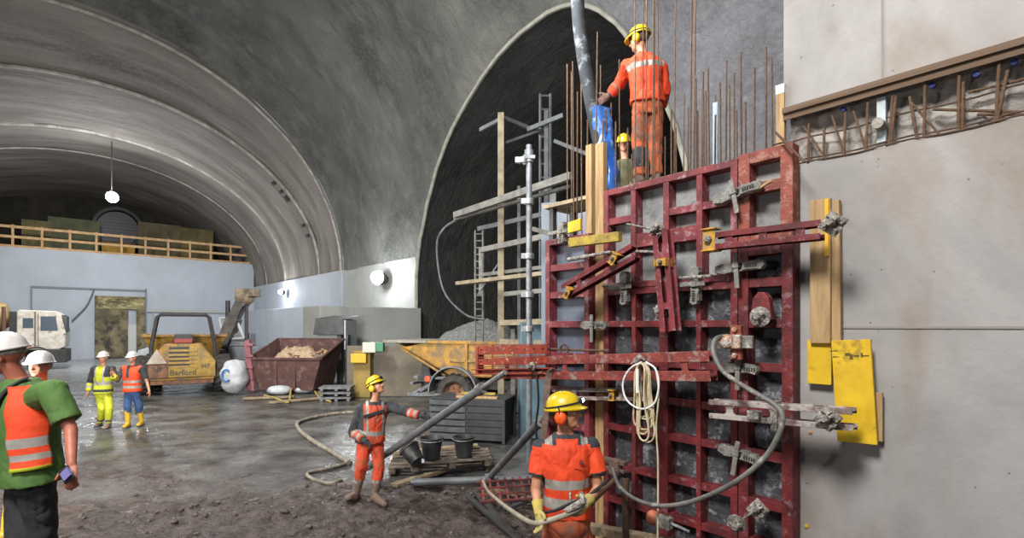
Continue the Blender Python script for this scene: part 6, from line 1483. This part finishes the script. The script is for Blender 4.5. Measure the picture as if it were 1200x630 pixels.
# 7. man in green shirt at the left edge
Y = 3.4
J7 = JJ(Y, dict(head=(6, 418, .0), neck=(25, 443, .06), pelvis=(36, 560, .05), sa=(8, 462, .24), sb=(63, 458, -.10), ea=(2, 505, .35), eb=(83, 503, -.12), wa=(-14, 530, .2), wb=(84, 543, -.22), ha=(-20, 550, .15), hb=(82, 560, -.26),
    ka=(22, 645, .0), kb=(52, 645, .1), na=(18, 722, .12), nb=(60, 722, .05)))
for k in 'ab':
    p = J7['n'+k]; p.z = ground(p.x, p.y)+.11; J7['t'+k] = p+V((-.13, -.08, -.05))
def top7(gm, c):
    gm('shirt', .020, -.03, 1.0, .78, [M_grn], lambda t, u, p: 0, flare=.03, fold=.018, label='green short-sleeved shirt')
    def pk(t, u, p):
        x = (V(p)-c['nk']).dot(c['tr']); f = (V(p)-c['nk']).dot(c['tf'])
        if .22 < u < .29 or .38 < u < .45: return 1
        if u < .13: return 2
        return 0
    def vest():
        # the open half of the vest over the near shoulder
        n = 26; mb = MB(); rows = []
        for i in range(n+1):
            u = .14+.80*i/n; row = []
            for j in range(17):
                a = math.radians(-12+62*j/16); rg = c['ring'](.052, u, .03); w, d = rg[3], rg[4]
                q = c['pel']+(c['nk']-c['pel'])*u+c['tr']*(w*math.cos(a))+c['tf']*(d*math.sin(a)); row.append(q+(c['tf']*.006*math.sin(u*20)))
            rows.append(row)
        m = 17; vs = [p for r_ in rows for p in r_]; mb.add(vs, [(i*m+j, i*m+j+1, (i+1)*m+j+1, (i+1)*m+j) for i in range(n) for j in range(m-1)])
        mb.m = [(1 if (.22 < .14+.80*(i+.5)/n < .30 or .36 < .14+.80*(i+.5)/n < .45) else (2 if i == 0 else 0)) for i in range(n) for j in range(m-1)]
        ob = mb.build('safety_vest', [M_or, M_ref, M_hy], c['root'], smooth=60); so_ = ob.modifiers.new('s', 'SOLIDIFY'); so_.thickness = .008; ob['label'] = 'open orange safety vest with two grey reflective stripes'
    vest()
    mb = MB(); k = [c['nk']+c['tr']*.10+UP*.01, c['nk']+c['tr']*.10+c['tf']*.10-UP*.05, c['chest']+c['tf']*.19+c['tr']*.06-UP*.02, c['chest']+c['tf']*.215-c['tr']*.02-UP*.17, c['pel']+c['tf']*.205-c['tr']*.10+UP*.10]
    kk = bez(k, 6)
    for p, q in zip(kk, kk[1:]): mb.bar(p, q+(q-p)*.1, .045, .008, c['tr'])
    mb.build('shoulder_strap', M_blk, c['root'])
p7 = person('man', 'man in green shirt, open orange vest and white helmet at the left edge', J7, dict(base=(J7['pelvis'].x, J7['pelvis'].y, .5), face=(-.72, -.68, 0), head_dir=(-.92, -.30, -.22), vox=.0075, helmet=M_helw, skin=M_skin2, hair=M_hairg, hair_low=.01, girth=1.12,
    top=top7, trousers=[M_blk], boots=M_blk, curl_b=.55, thumb_b=(-.8, -.2, -.1), thumb_a=(0, -.5, .3)))
mb = MB(); mb.bar(P(74, 549, 3.12), P(82, 563, 3.10), .012, .07, V((0, 1, 0))); ph_ = mb.build('mobile_phone', mat('phone_dark', '#22242c', rough=.25), label='small dark phone with a violet screen in the green-shirted man\'s hand', cat='phone', bev=.003)
mb = MB(); q = (P(82, 563, 3.10)-P(74, 549, 3.12)); mb.bar(P(75, 551, 3.105), P(80, 559.5, 3.09), .013, .055, V((0, 1, 0))); mb.build('screen', mat('screen_violet', '#6f6a9c', rough=.2), ph_)
# 8. man behind him
Y = 5.3
J8 = JJ(Y, dict(head=(47, 429, 0), neck=(47, 448, .05), pelvis=(40, 508, .05), sa=(28, 456, 0), sb=(66, 456, .05), ea=(22, 486, .05), eb=(68, 484, .12), wa=(20, 512, -.05), wb=(62, 508, .0), ha=(20, 522, -.08), hb=(60, 518, -.04), ka=(20, 553, -.08), kb=(52, 550, .05), na=(8, 597, -.2), nb=(55, 592, .12)))
for k in 'ab':
    p = J8['n'+k]; p.z = ground(p.x, p.y)+.11; J8['t'+k] = p+V((-.06, -.15, -.05))
def top8(gm, c):
    gm('shirt', .012, .04, 1.0, 1.7, [M_navy], lambda t, u, p: 0)
    gm('vest', .030, .02, .97, 0, [M_or, M_ref], lambda t, u, p: 1 if (.16 < u < .25 or .36 < u < .45) else 0, flare=.02)
person('man', 'man in white helmet and orange vest mostly hidden behind the green-shirted man', J8, dict(base=(J8['pelvis'].x, J8['pelvis'].y, .25), face=(-.2, -1, 0), head_dir=(.1, -.95, 0), vox=.011, helmet=M_helw, hair=M_hairg, top=top8, trousers=[M_navy], boots=M_yb, boot_h=.8, leg_end=.35))
# ---------------------------------------------------------------- camera, world, lights
sc = bpy.context.scene
cam = bpy.data.cameras.new('camera'); co = bpy.data.objects.new('camera', cam); COL.objects.link(co)
co.location = (0, 0, CAMZ); co.rotation_euler = (math.pi/2, 0, 0)
cam.sensor_fit = 'HORIZONTAL'; cam.sensor_width = 36; cam.lens = 36*FPX/1200; cam.shift_y = (HOR-315)/1200; cam.clip_start = .05; cam.clip_end = 300
sc.camera = co
w = bpy.data.worlds.new('world'); sc.world = w; w.use_nodes = True
w.node_tree.nodes['Background'].inputs[0].default_value = (.75, .82, .9, 1); w.node_tree.nodes['Background'].inputs[1].default_value = .35
sc.view_settings.view_transform = 'Standard'; sc.view_settings.look = 'None'; sc.view_settings.gamma = 1; sc.view_settings.use_curve_mapping = False
sc.view_settings.exposure = 0.0
def lamp(name, loc, power, size=.3, col=(1, 1, 1), kind='POINT', target=None, spot=2.4, blend=.5):
    l = bpy.data.lights.new(name, kind); l.energy = power; l.color = col
    if kind == 'AREA': l.shape = 'DISK'; l.size = size
    else: l.shadow_soft_size = size
    if kind == 'SPOT': l.spot_size = spot; l.spot_blend = blend
    o = bpy.data.objects.new(name, l); COL.objects.link(o); o.location = loc
    if target is not None: o.rotation_euler = (V(target)-V(loc)).to_track_quat('-Z', 'Y').to_euler()
    return o
# the floodlight that throws the shadows on the right wall
lamp('floodlight', (-3.6, .3, 2.75), 135, .09, (1, .97, .95), 'SPOT', (2.2, 4.2, 2.6), 2.6, .6)
lamp('hall_fill', (-22, 26, 11), 1500, 2.0, (1, .98, .95), 'AREA', (-24, 32, 0))  # added fill brightening the truck and the far left, no fixture there
lamp('hall_fill', (-1, 5, 7.5), 700, 1.5, (.95, .97, 1), 'AREA', (7, 12, 10))  # added fill aimed at the right haunch, no fixture
lamp('hall_fill', (-5, 5, 3.5), 620, 1.5, (1, .98, .95), 'AREA', (-2, 17, 16))  # added upward fill to lighten the hall vault
# added fill without fixtures: overhead ones aim down, the low one brightens the vault
lamp('hall_fill', (-3, -2, 9), 1700, 2.5, (1, .97, .94), 'AREA', (-2, 8, 0))
lamp('hall_fill', (-9, 10, 12), 2500, 2.5, (1, .98, .95), 'AREA', (-8, 16, 0))
lamp('hall_fill', (-6, 3, 2.5), 1100, 1.5, (1, .95, .92), 'AREA', (-12, 22, 14))
